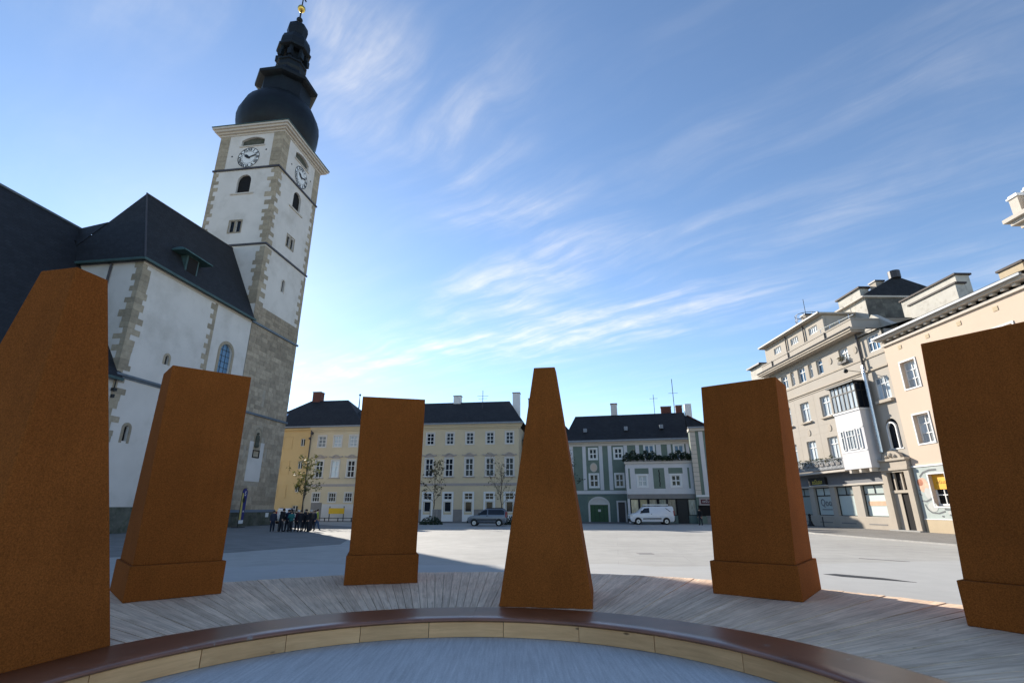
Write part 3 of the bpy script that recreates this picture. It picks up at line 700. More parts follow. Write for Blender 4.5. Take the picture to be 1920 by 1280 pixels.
for k_, (x0, x1, z0, z1, pr) in enumerate(blocks):
    if k_ < 300: FR.put(MB().box(x0, x1, -pr, -.008, z0, z1), 'ashlar_block', M['stone'])
    else: rest.box(x0, x1, -pr, -.008, z0, z1)
o = FR.put(rest, 'upper_ashlar', M['stone']); o['kind'] = 'stuff'
# white painted panel with niche and statue
FR.put(MB().box(2.82, 5.33, -.06, .0, 4.48, 6.9).box(2.82, 3.45, -.06, .0, 6.9, 8.6).box(4.7, 5.33, -.06, 0, 6.9, 8.6), 'white_panel', M['plaster'])
FR.put(MB().box(3.45, 4.7, -.02, .0, 6.9, 10.25), 'niche_back', M['quoin'])
archring(FR, 4.08, 8.6, .9, 10.0, .17, .06, 'quoin')
FR.put(MB().frame(3.5, 4.65, 6.95, 7.75, .09, -.1, -.0), 'picture_frame', M['black'])
FR.put(MB().lathe([(8.0, .2), (8.2, .26), (8.5, .2), (8.9, .24), (9.25, .17), (9.35, .08)], 8, 3.85, -.16).ball((3.85, -.17, 9.48), .13, 8), 'statue', M['oldstone'])
# plinth of dark weathered blocks
x = -.1
FR.put(MB().box(-.14, TX + .14, -.12, 0, 0, 1.4), 'plinth_core', M['oldstone'])
zc_ = 0.
for hg in (.5, .48, .42):
    x = -.16
    while x < TX + .1:
        x1 = min(x + random.uniform(.7, 1.4), TX + .16)
        if TX - x1 < .4: x1 = TX + .16
        FR.put(MB().box(x + .01, x1 - .01, -.16, -.1, zc_ + .01, zc_ + hg - .01), 'plinth_block', M['oldstone']); x = x1
    zc_ += hg
b = MB(); b.add([(-.22, -.22, 1.41), (TX + .22, -.22, 1.41), (TX + .22, 0, 1.66), (-.22, 0, 1.66), (-.22, -.22, 1.36), (TX + .22, -.22, 1.36)], [(0, 1, 2, 3), (4, 5, 1, 0)]); FR.put(b, 'plinth_weathering', M['bluecu'])
FR.put(MB().box(7.2, 7.75, -.19, -.165, .85, 1.3), 'notice_plate', M['white'])
# spire
ax, ay = TX / 2, TY / 2
b = MB(); b.smooth = True
DY = [0.]
def seg(b, prof, n=8): b.lathe(prof, n, ax, ay + DY[0], math.pi / 8)
K = .935
seg(b, [(47.4, 4.35 * K), (48.0, 4.75 * K), (48.8, 5.2 * K), (49.8, 5.5 * K), (50.9, 5.6 * K), (52.0, 5.45 * K), (53.0, 5.1 * K), (53.9, 4.6 * K), (54.6, 4.0 * K), (55.0, 3.6 * K)], 16)
FR.put(b, 'onion_dome', M['domecu'])
DY[0] = -.2
b = MB(); seg(b, [(54.9, 3.3), (57.2, 3.3), (57.35, 3.8), (57.5, 4.1), (57.9, 4.15), (58.5, 3.35), (59.1, 2.7), (59.8, 2.25), (60.1, 2.2)]); FR.put(b, 'upper_drum', M['domecu'])
DY[0] = -.35; ay = TY / 2 - .35; DY[0] = 0.
b = MB(); seg(b, [(60.0, 1.89), (60.6, 2.12), (60.8, 1.89), (61.5, 1.89), (61.6, 2.07), (61.8, 2.07)])
seg(b, [(61.8, 1.08), (64.0, 1.08)])
seg(b, [(63.9, 1.80), (64.1, 2.34), (64.35, 2.38), (64.7, 2.12), (65.6, 2.12), (66.4, 1.89), (66.9, 1.44), (67.2, 1.30), (68.4, 1.46), (69.1, 1.35), (69.7, 0.81), (70.2, 0.27), (70.35, 0.14)])
for i in range(8):
    t = 2 * math.pi * i / 8 + math.pi / 8; b.cyl((ax + 1.72 * math.cos(t), ay + 1.72 * math.sin(t), 61.7), (ax + 1.72 * math.cos(t), ay + 1.72 * math.sin(t), 64.0), .28, n=6)
    b.box(*[v for v in (ax + 1.9 * math.cos(t) - .28, ax + 1.9 * math.cos(t) + .28, ay + 1.9 * math.sin(t) - .28, ay + 1.9 * math.sin(t) + .28)], 62.2, 63.2)
FR.put(b, 'lantern', M['domecu'])
b = MB(); b.smooth = True; b.ball((ax, ay, 70.75), .45).cyl((ax, ay, 70.9), (ax, ay, 72.6), .12, n=8).cyl((ax, ay, 73.4), (ax, ay, 76.6), .09, n=8); b.smooth = False
b.box(ax - .75, ax + .75, ay - .07, ay + .07, 75.3, 75.5); FR.put(b, 'finial', M['domecu'])
b = MB(); b.smooth = True; b.ball((ax, ay, 73.0), .56, 16); FR.put(b, 'gilded_ball', M['gold'])

# ------------------------------------------------------------------ cream palace with yellow wing
pa = thing('palace', 'long three-storey cream palace with wavy window hoods and dark roof', 'building', (0, 73, 0), rotz(98))
F = Fr(pa)
UR = [-15.0, -12.05, -9.11, -6.16, -3.18, -.36]; ULf = [-28.9, -26.4, -23.92, -21.45, -18.9]
X0, X1 = -30.8, .98
holes = []
for u in UR: holes += [(u - .53, u + .53, 10.53, 12.15), (u - .56, u + .56, 6.0, 8.52), (u - .58, u + .58, 2.89, 3.76), (u - .5, u + .5, 1.23, 2.62)]
for u in ULf: holes += [(u - .58, u + .58, 10.45, 12.05), (u - .56, u + .56, 6.02, 8.42)]
for u in ULf[:4]: holes += [(u - .55, u + .55, 2.62, 3.86)]
b = MB().facade(X0, X1, 0, 13.0, holes, 0, .2); b.box(X0, X1, .21, 12.5, 0, 13.0); b.quad((X1, 0, 0), (X1, .3, 0), (X1, .3, 13), (X1, 0, 13)); F.put(b, 'wall', M['cream'])
def hood(F, xc, z):
    b = MB(); n = 14; w_ = 1.06
    top = []
    for i in range(n + 1):
        t = -1 + 2 * i / n; top.append((xc + t * w_, z + .30 * max(0, math.cos(t * math.pi / 1.1)) + (.06 if abs(t) > .8 else 0)))
    for (a_, c_), (d, e_) in zip(top, top[1:]): b.prism_xz([(a_, c_), (d, e_), (d, e_ + .15), (a_, c_ + .15)], -.16, .0)
    b.box(xc - .62, xc + .62, -.05, 0, z - .12, z + .2)
    F.put(b, 'window_hood', M['mauve'])
for u in UR + ULf:
    L = u in ULf
    win(F, u, 10.45 if L else 10.53, 1.16 if L else 1.06, 1.6 if L else 1.62, .1, (.5,), (.34, .68), fr=.08, bar=.08, gm='glassc' if L else random.choice(('glass', 'glass', 'glassb') if u > -1 else ('glass',)))
    surround(F, u, 10.45 if L else 10.53, 1.16 if L else 1.06, 1.62, .17, .05, tb=.12)
    win(F, u, 6.02, 1.12, 2.4 if L else 2.5, .1, (.5,), (.36, .68), fr=.09, bar=.09, gm='glassc' if random.random() < .25 else 'glass')
    surround(F, u, 6.02, 1.12, 2.42 if L else 2.5, .17, .05, tb=.04); sill(F, u, 5.98, 1.7, .16, .1, 'mauve'); hood(F, u, 8.86)
    if L: continue
    F.put(MB().frame(u - .82, u + .82, 0, 3.95, .24, -.06, -.002, .9).box(u - .6, u + .6, -.06, -.002, 2.63, 2.88), 'door_surround', M['white'])
    win(F, u, 2.89, 1.16, .87, .1, (.5,), (.5,), fr=.07, bar=.06)
    win(F, u, 1.23, 1.0, 1.39, .12, (), (), fr=.08, bar=.05)
for u in ULf[:4]:
    win(F, u, 2.62, 1.1, 1.24, .1, (.33, .66), (.5,), fr=.07, bar=.05); surround(F, u, 2.62, 1.1, 1.24, .12, .04)
xs = [-17] + [v for u in UR for v in (u - .82, u + .82)] + [X1 + .02]
for a_, c_ in zip(xs[0::2], xs[1::2]): F.put(MB().box(a_ + .002, c_ - .002, -.04, -.003, 0, 1.59), 'dado', M['greyd'])
F.put(MB().box(-29.5, -27.85, -.05, 0, 0, 2.5), 'door', M['greyd']); F.put(MB().box(-27.8, -17.1, -.04, -.002, 0, 2.3), 'dado', M['palew'])
F.put(MB().box(X0, X1 + .05, -.05, .0, 4.75, 5.1), 'string_course', M['mauve'])
F.put(MB().box(X0, X1 + .3, -.14, .1, 12.75, 12.95).box(X0, X1 + .45, -.3, .1, 12.95, 13.2).box(X0, X1 + .55, -.45, .1, 13.2, 13.38), 'cornice', M['cream'])
F.put(MB().box(-40.5, X1 + .75, -.66, -.4, 13.34, 13.56), 'gutter', M['zinc'])
def hip(x0, x1, y0, y1, ez, r0, r1, ry, rz):
    b = MB(); A, B_, Cc, D, P, Q = (x0, y0, ez), (x1, y0, ez), (x1, y1, ez), (x0, y1, ez), (r0, ry, rz), (r1, ry, rz)
    b.quad(A, B_, Q, P); b.quad(Cc, D, P, Q); b.add([D, A, P], [(0, 1, 2)]); b.add([B_, Cc, Q], [(0, 1, 2)]); return b
rf = F.put(hip(-26, X1 + .65, -.55, 13, 13.45, -25, -1.3, 6.5, 17.95), 'roof', M['tile'])
rl = F.put(hip(-41, -22.3, -.56, 13.4, 13.44, -35.2, -28.6, 6.5, 18.9), 'roof', M['tile'])
def chim(parent, x0, x1, y0, y1, z0, z1, m, cap=.06, name='chimney', capm='greyd'):
    return mk(name, MB().box(x0, x1, y0, y1, z0, z1).mesh(name, M[m]), parent), mk('chimney_cap', MB().box(x0 - cap, x1 + cap, y0 - cap, y1 + cap, z1, z1 + .14).mesh('chimney_cap', M[capm]), parent)
chim(rf, -10.4, -9.2, 6.1, 7.0, 16.8, 18.9, 'white'); chim(rf, -.55, .55, 4.6, 5.6, 14.5, 18.8, 'white'); chim(rf, 1.7, 3.0, 6.5, 7.5, 13.0, 18.2, 'zinc')
chim(rl, -34.9, -33.5, 6.2, 7.5, 18.3, 20.3, 'brick'); mk('finial', MB().cyl((-26.6, 6.5, 17.5), (-26.6, 6.5, 19.6), .12, .05).ball((-26.6, 6.5, 19.7), .2, 8).mesh('finial', M['bluecu']), rl)
mk('skylight', MB().add([(-37.4, 1.9, 15.4), (-36.6, 1.9, 15.4), (-36.6, 2.7, 16.1), (-37.4, 2.7, 16.1)], [(0, 1, 2, 3)]).mesh('skylight', M['steel']), rl)
mk('antenna', MB().cyl((-5.2, 4.2, 16.0), (-5.2, 4.2, 19.3), .05, n=5).cyl((-6.1, 4.2, 18.4), (-4.3, 4.2, 18.4), .03, n=4).cyl((-5.9, 4.2, 18.0), (-4.5, 4.2, 18.0), .03, n=4).mesh('antenna', M['pipe']), rf)
# yellow wing
wi = thing('yellow_wing', 'ochre yellow wing with blind windows between the tower and the palace', 'building', (0, 73, 0), rotz(98))
F = Fr(wi)
hs = [(-32.35, -31.65, 10.63, 11.76), (-32.35, -31.65, 7.3, 8.44), (-32.35, -31.65, 3.98, 5.12), (-32.4, -31.5, 1.2, 2.1)]
b = MB().facade(-42, -30.83, 0, 13.3, hs, .05, .2); b.box(-42, -30.83, .26, 12, 0, 13.3); F.put(b, 'wall', M['yellow'])
for x0, x1, z0, z1 in hs: win(F, (x0 + x1) / 2, z0, x1 - x0, z1 - z0, .16, (.5,), (), fr=.06, bar=.1); surround(F, (x0 + x1) / 2, z0, x1 - x0, z1 - z0, .1, .0, 'yellow')
for z0 in (10.2, 6.6, 3.1):
    F.put(MB().frame(-35.2, -33.7, z0, z0 + 1.9, .1, -.02, .048), 'blind_window', M['yellow'])
F.put(MB().box(-42, -30.83, -.3, .04, 13.0, 13.3), 'cornice', M['yellow'])
F.put(MB().cyl((-30.7, -.2, 0), (-30.7, -.2, 13.2), .08, n=8), 'downpipe', M['pipe'])
b = MB().cyl((-30.7, -.25, 12.2), (-30.2, -.8, 12.5), .05, n=6).ball((-30.2, -.85, 12.4), .24, 8).ball((-30.6, -.6, 11.7), .2, 8); F.put(b, 'wall_lamp', M['pipe'])
# low house behind, in the gap right of the palace
bh = thing('back_house', 'narrow blue-grey house end with dark roof showing right of the cream palace', 'building', (0, 73, 0), rotz(98)); F = Fr(bh)
F.put(MB().box(1.4, 9, 3.5, 12, 0, 11.3), 'wall', M['bldw']); F.put(hip(1.1, 9.3, 3.0, 12.5, 11.3, 3.5, 7, 7.7, 14.5), 'roof', M['tile'])
F.put(MB().box(2.0, 2.6, 3.44, 3.5, 8, 9.6), 'window', M['glass'])

# ------------------------------------------------------------------ green house with terrace bay
gh = thing('green_house', 'sage green townhouse with white pilasters and a planted roof terrace', 'house', (14, 71.5, 0), rotz(103))
F = Fr(gh)
hs = [(-3.2, -2.25, 8.3, 9.62), (.25, 1.22, 8.3, 9.62), (-3.28, -2.2, 4.55, 6.15), (.2, 1.2, 4.55, 6.15), (4.35, 5.5, 8.0, 9.95), (8.25, 9.35, 8.0, 9.85), (-3.45, -1.05, 0, 3.0), (.3, 1.2, 0, 2.5)]
b = MB().facade(-6.4, 10.6, 0, 10.4, hs, 0, .2); b.archfill(-2.25, 2.4, 3.0, 0, .2) if False else None
b.box(-6.4, 10.6, .21, 12, 0, 10.4); F.put(b, 'wall', M['greenw'])
for x0, x1, z0, z1 in hs[:6]:
    win(F, (x0 + x1) / 2, z0, x1 - x0, z1 - z0, .1, (.5,), (.5,), fr=.08, bar=.14, gm='glassb' if x0 > 4 else 'glass'); surround(F, (x0 + x1) / 2, z0, x1 - x0, z1 - z0, .19, .05, 'white')
for x0, x1 in ((-6.3, -5.5), (-4.2, -3.72), (-1.92, -1.42), (-.68, -.16), (1.5, 1.98), (3.1, 3.6), (5.85, 6.5), (7.3, 7.8), (9.75, 10.15)):
    F.put(MB().box(x0, x1, -.06, .0, 4.1, 10.1), 'pilaster', M['bldw'])
F.put(MB().box(-6.4, 10.6, -.1, 0, 10.02, 10.4).box(-6.4, 10.62, -.35, 0, 10.4, 10.62), 'cornice', M['trim'])
F.put(MB().box(-6.5, 10.62, -.6, -.36, 10.56, 10.8), 'gutter', M['zinc'])
F.put(MB().box(-6.4, 1.6, -.09, 0, 3.58, 4.02), 'string_course', M['bldw'])
F.put(MB().box(-6.4, -3.75, -.03, -.0, 0, 3.56).box(-.75, .05, -.03, 0, 0, 3.56).box(1.45, 1.62, -.03, 0, 0, 3.56).box(-3.75, -.75, -.03, 0, 3.3, 3.56).box(.05, 1.45, -.03, 0, 2.75, 3.56), 'ground_floor_render', M['teal'])
n = 12; b = MB()   # gate: arched frame, tympanum and leaf
F.put(MB().add([(-2.25 + (1.2 * math.cos(math.pi * i / n)), .08, 2.2 + .8 * math.sin(math.pi * i / n)) for i in range(n + 1)], [tuple(range(n + 1))]), 'gate_tympanum', M['palew'])
g_ = F.put(MB().box(-3.45, -1.05, .1, .15, 0, 2.2), 'gate', M['gdoor'])
for x in (-2.85, -2.25, -1.65): mk('gate_board', MB().box(x - .02, x + .02, .085, .099, .05, 2.15).mesh('gate_board', M['black']), g_)
mk('gate_notice', MB().box(-2.4, -2.05, .07, .098, 1.3, 1.6).mesh('gate_notice', M['palew']), g_)
for i in range(n):
    P = [(-2.25 + rx * math.cos(math.pi * k / n), 2.15 + rz * math.sin(math.pi * k / n)) for rx, rz, k in ((1.2, .85, i), (1.45, 1.1, i), (1.45, 1.1, i + 1), (1.2, .85, i + 1))]; b.prism_xz(P, -.07, .0)
b.box(-3.7, -3.45, -.07, 0, 0, 2.15).box(-1.05, -.8, -.07, 0, 0, 2.15); F.put(b, 'gate_surround', M['palew'])
b = MB()
for i in range(n):
    t0, t1 = math.pi * i / n, math.pi * (i + 1) / n
    for t_ in (t0,):
        cx = -2.25 + (1.2 if math.cos((t0 + t1) / 2) > 0 else -1.2)
        b.add([(cx, -.004, 3.0), (-2.25 + 1.2 * math.cos(t0), -.004, 2.2 + .8 * math.sin(t0)), (-2.25 + 1.2 * math.cos(t1), -.004, 2.2 + .8 * math.sin(t1))], [(0, 1, 2)])
F.put(b, 'gate_spandrel', M['teal'])
F.put(MB().box(.3, 1.2, .1, .15, 0, 2.5), 'door', M['pipe']); F.put(MB().frame(.1, 1.4, -.01, 2.72, .2, -.05, 0, .01), 'door_surround', M['bldw'])
ov = [( -2.72 + .5 * math.cos(2 * math.pi * i / 20), 7.12 + .62 * math.sin(2 * math.pi * i / 20)) for i in range(20)]
md = F.put(MB().prism_xz(ov, -.05, 0), 'medallion', M['trim']); mk('medallion_picture', MB().prism_xz([(-2.72 + .35 * math.cos(2 * math.pi * i / 20), 7.12 + .46 * math.sin(2 * math.pi * i / 20)) for i in range(20)], -.06, -.051).mesh('medallion_picture', M['pink']), md)
rf = F.put(hip(-6.9, 10.6, -.5, 12.6, 10.72, -5.6, 10.58, 6, 15.3), 'roof', M['tile'])
chim(rf, -.1, .85, 6, 6.9, 14.6, 17.0, 'palew', .06, 'chimney', 'brick')
chim(rf, 7.4, 8.9, 7, 7.8, 14.6, 16.4, 'brick', .05); chim(rf, 9.6, 10.5, 7, 8, 14.2, 16.5, 'brick', .05)
for x, zz in ((-3.8, 12.5), (2.0, 12.6), (6.9, 12.7)):
    mk('skylight', MB().box(x - .25, x + .25, 1.4, 1.9, zz - .3, zz + .25).mesh('skylight', M['zinc']), rf)
mk('antenna', MB().cyl((6.4, 6, 15), (6.4, 6, 18.2), .04, n=5).cyl((5.8, 6, 17.6), (7, 6, 17.6), .03, n=4).cyl((9.3, 6, 15), (9.3, 6, 20.5), .05, n=5).cyl((8.6, 6, 18.3), (10, 6, 18.3), .03, n=4).mesh('antenna', M['pipe']), rf)
# projecting shop bay below the terrace
BX, BY = 6.11, -4.23
FB = Fr(gh, BX, BY)
hs = [(-3.0, -1.95, 4.4, 5.7), (1.1, 2.15, 4.4, 5.7), (-4.0, 3.65, .98, 2.86)]
hs = hs[:2]
b = MB().facade(-4.48, 4.07, 2.95, 7.2, hs, 0, .2); b.box(-4.48, 4.07, .21, 4.2, 2.95, 7.2); b.quad((-4.48, 0, 2.95), (-4.48, .3, 2.95), (-4.48, .3, 7.2), (-4.48, 0, 7.2)); FB.put(b, 'bay_wall', M['bldw'])
for x0, x1, z0, z1 in hs:
    win(FB, (x0 + x1) / 2, z0, x1 - x0, z1 - z0, .1, (.5,), (.5,), fr=.09, bar=.13, gm='glassc' if x0 < 0 else 'glass'); surround(FB, (x0 + x1) / 2, z0, x1 - x0, z1 - z0, .19, .05, 'white')
for x0, x1, z0, z1 in ((-3.34, -1.62, 5.92, 6.62), (.8, 2.52, 5.92, 6.62), (-1.1, .3, 4.1, 6.62), (-4.15, -3.95, 4.1, 6.62), (3.1, 3.32, 4.1, 6.62)):
    FB.put(MB().box(x0, x1, -.02, -.002, z0, z1), 'green_panel', M['greenw'])
b = MB()
for i in range(7): b.box(-.42 + .04 * (i % 2), -.30 + .04 * (i % 2), -.05, -.021, 4.3 + i * .3, 4.6 + i * .3)
FB.put(b, 'relief_figure', M['black'])
FB.put(MB().box(-4.5, 4.09, -.05, 0, 3.45, 3.98), 'string_course', M['bldw']); FB.put(MB().box(-4.45, 4.0, -.06, 0, 2.9, 3.44), 'shop_fascia', M['greyd'])
FB.put(MB().box(-4.6, 4.2, -.2, 4.2, 7.2, 7.42), 'terrace_slab', M['trim'])
FB.put(MB().box(-4.5, 4.1, -.1, .3, 7.42, 7.62), 'plant_trough', M['greyd'])
FB.put(MB().box(-4.48, 4.07, .35, 4.1, 0, 2.9), 'shop_core', M['hole'])
for i, (x0, x1) in enumerate(((-4.05, -3.2), (-2.95, -2.1), (-1.8, -.95), (-.6, .2), (.45, 1.3), (2.85, 3.8))):
    z0 = .98
    sw = FB.put(MB().frame(x0 - .1, x1 + .1, z0 - .08, 2.88, .1, .0, .12), 'shop_window', M['black']); mk('pane', MB().box(x0, x1, .08, .1, z0, 2.78).mesh('pane', glassmat('shop_display%d' % i, ((.42, .38, .26), (.36, .33, .2), (.3, .29, .23), (.12, .15, .14), (.34, .33, .29), (.2, .23, .22))[i], .1, .9, 3.)), sw)
FB.put(MB().box(-4.4, 1.45, -.0, .3, 0, .9).box(2.75, 4.05, 0, .3, 0, .9), 'shop_stall_riser', M['teal'])
FB.put(MB().box(1.5, 2.72, .12, .18, 0, 2.85), 'shop_door', M['black'])
FB.put(MB().box(-4.48, -4.2, -.02, .3, 0, 2.9).box(3.9, 4.07, -.02, .3, .9, 2.9), 'shop_pier', M['bldw'])

def leafmat(name, c1, c2):
    m = bpy.data.materials.new(name); m.use_nodes = True; t = NT(m.node_tree); b = m.node_tree.nodes['Principled BSDF']
    ge = t.n('ShaderNodeNewGeometry'); col = t.mixc((ge, 'Random Per Island'), c1, c2); t.t.links.new(col.outputs[2], b.inputs['Base Color'])
    b.inputs['Roughness'].default_value = .6; b.inputs['Transmission Weight'].default_value = 0
    tr = t.n('ShaderNodeBsdfTranslucent'); t.t.links.new(col.outputs[2], tr.inputs[0])
    mx = t.n('ShaderNodeMixShader', i={0: .3, 1: b, 2: tr}); out = [n for n in m.node_tree.nodes if n.type == 'OUTPUT_MATERIAL'][0]; t.link(mx, 0, out, 'Surface'); return m
M['leafd'] = leafmat('dark_leaves', (.016, .032, .016), (.04, .065, .03))
M['leafy'] = leafmat('yellowing_leaves', (.10, .115, .02), (.22, .19, .04))
M['leafb'] = leafmat('browned_leaves', (.06, .055, .025), (.12, .10, .04))
M['bark'] = mat('bark', (.085, .066, .05), .9, .25, 9., .4, 30.)
def leaf(b, p, sz):
    d = Vector((random.gauss(0, 1), random.gauss(0, 1), random.gauss(0, .7))).normalized(); a = d.orthogonal().normalized() * sz * .38; d = d * sz
    b.add([p - d * .5, p + a, p + d * .6, p - a], [(0, 1, 2, 3)])
def foliage_box(n, x0, x1, y0, y1, z0, z1, sz, fn=None):
    b = MB()
    for i in range(n):
        x = random.uniform(x0, x1); zt = z1 if fn is None else z0 + (z1 - z0) * fn(x)
        leaf(b, Vector((x, random.uniform(y0, y1), z0 + (zt - z0) * random.random() ** .8)), random.uniform(.6, 1.3) * sz)
    return b
# planting on the terrace: one bush after another
tg = 'bushes in the terrace trough of the green house'
base = Matrix.Translation((14, 71.5, 0)) @ Matrix.Rotation(rotz(103), 4, 'Z')
for i in range(11):
    x = -4.2 + i * .8; hgt = random.uniform(.8, 1.5) * (.75 if 4 < i < 7 else 1.)
    wp = base @ Vector((BX + x, BY + .1, 7.5))
    t = thing('terrace_bush', 'dark green bush in the roof-terrace trough of the green house', 'bush', wp, 0, tg)
    foliage_box(330, -.55, .55, -.4, .4, 0, hgt, .21, lambda q: max(.35, 1 - (q / .6) ** 2 * .6)).build('foliage', M['leafd'], t)
    bb = MB()
    for k in range(4): bb.cyl((random.uniform(-.1, .1), 0, -.05), (random.uniform(-.4, .4), random.uniform(-.2, .2), hgt * .8), .02, .008, 5)
    bb.build('stem', M['bark'], t)

# third house in that row
h3 = thing('striped_house', 'pale green striped house with white rusticated corner right of the green house', 'house', (14, 71.5, 0), rotz(103))
F3 = Fr(h3, 6.33, -5.2)
F3.put(MB().prism_xy([(3.5, 0), (5.5, 0), (3.5, 1.55)], 0, 11.0), 'wall', M['greenw'])  # hidden side cut to a wedge so no shadow falls on the shopfronts
z = 3.3
while z < 10.9:
    F3.put(MB().box(3.48, 4.15, -.07, .02, z + .02, z + .52), 'rusticated_block', M['trim']); z += .54
for x in (4.55,): F3.put(MB().box(x, x + .5, -.06, 0, 3.25, 10.95), 'pilaster', M['bldw'])
F3.put(MB().prism_xy([(3.4, -.3), (5.75, -.3), (3.4, 1.6)], 11.0, 11.35), 'cornice', M['trim']); F3.put(MB().box(3.3, 5.8, -.5, -.28, 11.3, 11.5), 'gutter', M['zinc'])
b = MB(); b.add([(3.3, -.45, 11.4), (5.9, -.45, 11.4), (3.6, 1.5, 13.2), (3.3, 1.5, 13.2), (3.3, 1.6, 11.4)], [(0, 1, 2, 3), (1, 4, 3, 2)]); F3.put(b, 'roof', M['tile'])
F3.put(MB().cyl((5.85, -.4, 11.5), (3.6, 1.5, 13.25), .08, n=6), 'roof_verge', M['brick'])
Fr(h3).put(MB().prism_xz([(10.62, 10.4), (11.4, 10.4), (11.5, 11.6), (11.55, 16.3), (10.64, 16.3), (10.62, 12.2)], 4.4, 5.6), 'firewall_chimney', M['white'])
F3.put(MB().box(3.5, 5.5, -.15, 0, 3.05, 3.3), 'string_course', M['white'])
sg = F3.put(MB().box(3.75, 5.45, -.16, -.01, 2.1, 2.95), 'shop_sign', M['mauve']); mk('sign_panel', MB().box(3.95, 5.4, -.18, -.161, 2.25, 2.78).mesh('sign_panel', mat('sign_maroon', (.085, .02, .028), .6, .1)), sg)
scrawl(F3, 4.15, 5.35, 2.4, .34, 'palew', -.183)
F3.put(MB().box(3.6, 5.5, -.012, .0, .85, 2.1), 'shopfront', M['hole']); F3.put(MB().box(4.5, 5.5, -.08, 0, 0, .8).box(4.4, 5.55, -.14, 0, .8, .9), 'stone_base', M['greyd'])

# ------------------------------------------------------------------ right-hand row (local x runs towards the camera)
RROT = R(90 - 179)
def rowthing(name, label, cat): return thing(name, label, cat, (RX, RY, 0), RROT)
ba = rowthing('corner_building', 'beige inter-war building with wide eaves, oriel, balcony and shops at street level', 'building')
F = Fr(ba)
def s_(u): return -u
wins = []
hs = []
for u0, u1 in ((7.8, 9.4), (4.25, 5.82), (11.35, 12.95)): hs.append((-u1, -u0, 10.5, 12.52)); hs.append((-u1, -u0, 6.35, 8.45))
top = [(4.3, 5.3, 14.75, 16.2), (6.05, 6.75, 14.75, 16.2), (7.4, 8.75, 14.65, 16.25), (9.5, 10.2, 14.7, 16.2), (10.9, 12.2, 14.7, 16.2), (.3, 1.6, 14.85, 16.25)]
for u0, u1, z0, z1 in top: hs.append((-u1, -u0, z0, z1))
shops = [(.0 - .38, 2.45), (3.55, 6.22), (7.0, 9.68), (10.5, 13.2)]
for u0, u1 in shops: hs.append((-u1, -u0, 1.1, 3.75))
b = MB().facade(-14.6, 1.2, 0, 17.1, hs, 0, .35); b.box(-14.6, 1.2, .36, 14, 0, 17.1); b.quad((1.2, 0, 0), (1.2, .4, 0), (1.2, .4, 17.1), (1.2, 0, 17.1)); b.quad((-14.6, 0, 0), (-14.6, .4, 0), (-14.6, .4, 17.1), (-14.6, 0, 17.1))
F.put(b, 'wall', M['beige'])
for i, (x0, x1, z0, z1) in enumerate(hs[:12]):
    xc = (x0 + x1) / 2; wd = x1 - x0; h = z1 - z0
    win(F, xc, z0, wd, h, .2, (.5,) if wd > 1 else (), (.68,), fr=.1, bar=.08, gm='glassc' if i < 6 or i % 2 else 'glassb')
    if i < 6 and z0 > 10: F.put(MB().box(xc - wd / 2 - .15, xc + wd / 2 + .15, -.22, .05, z0 - .2, z0 - .04), 'window_sill', M['beiged'])
F.put(MB().box(-14.62, 1.22, -.06, 0, 14.4, 14.58).box(-14.62, 1.22, -.1, 0, 13.35, 13.46).box(-14.62, 1.22, -.05, 0, 13.15, 13.24), 'string_course', M['beiged'])
for u, z in ((8.55, 9.31), (5.02, 9.31), (12.1, 9.31), (3.0, 15.57), (-.7, 15.57)):
    m_ = F.put(MB().add([(.24 * math.cos(2 * math.pi * i / 14), -.06, .3 * math.sin(2 * math.pi * i / 14)) for i in range(14)] + [(.3 * math.cos(2 * math.pi * i / 14), 0, .36 * math.sin(2 * math.pi * i / 14)) for i in range(14)], [tuple(range(14))] + [(i, (i + 1) % 14, 14 + (i + 1) % 14, 14 + i) for i in range(14)]), 'roundel', M['taupe'], -u, 0, z)
b = MB()
for z in (9.0, 9.75): b.box(-14.6, -2.6, -.006, .0, z, z + .015)
for u in (3.2, 6.8, 10.4):
    b.box(-u - .008, -u + .008, -.006, 0, 6.0, 13.1)
F.put(b, 'render_joint', M['taupe'])
# eaves, parapet, attic
F.put(MB().box(-15.3, 1.9, -.9, .4, 16.95, 17.12).box(-15.4, 2.0, -1.0, .4, 17.12, 17.38), 'eaves', M['beiged'])
F.put(MB().box(-15.0, 1.7, -.55, -.3, 17.38, 18.2).box(1.45, 1.7, -.3, 6, 17.38, 18.2).box(-15.05, 1.75, -.6, -.25, 18.2, 18.32).box(1.4, 1.76, -.25, 6, 18.2, 18.32), 'parapet', M['beige'])
F.put(MB().cyl((2.05, -1.05, 17.36), (-15.4, -1.05, 17.36), .06, n=6), 'gutter', M['pipe'])
FA = Fr(ba, 0, 1.5)
ah = [(-7.8, -6.25, 19.85, 20.62), (-11.5, -9.95, 19.85, 20.62), (-15.3, -13.7, 19.85, 20.62)]
b = MB().facade(-17.4, -5.1, 17.3, 21.3, ah, 0, .2); b.box(-17.4, -5.1, .21, 5, 17.3, 21.3); b.quad((-5.1, 0, 17.3), (-5.1, .4, 17.3), (-5.1, .4, 21.3), (-5.1, 0, 21.3)); FA.put(b, 'attic_wall', M['beige'])
for x0, x1, z0, z1 in ah: win(FA, (x0 + x1) / 2, z0, x1 - x0, z1 - z0, .12, (.25, .5, .75), (), fr=.08, bar=.06, gm='glassc')
FA.put(MB().box(-17.8, -4.8, -.5, 5.2, 21.3, 21.5), 'attic_roof', M['beiged']); FA.put(MB().box(-17.9, -4.75, -.62, -.5, 21.38, 21.56), 'attic_gutter', M['pipe'])
for u in (8.6, 12.3): FA.put(MB().cyl((-u, -.12, 18), (-u, -.12, 21.3), .07, n=6), 'downpipe', M['pipe'])
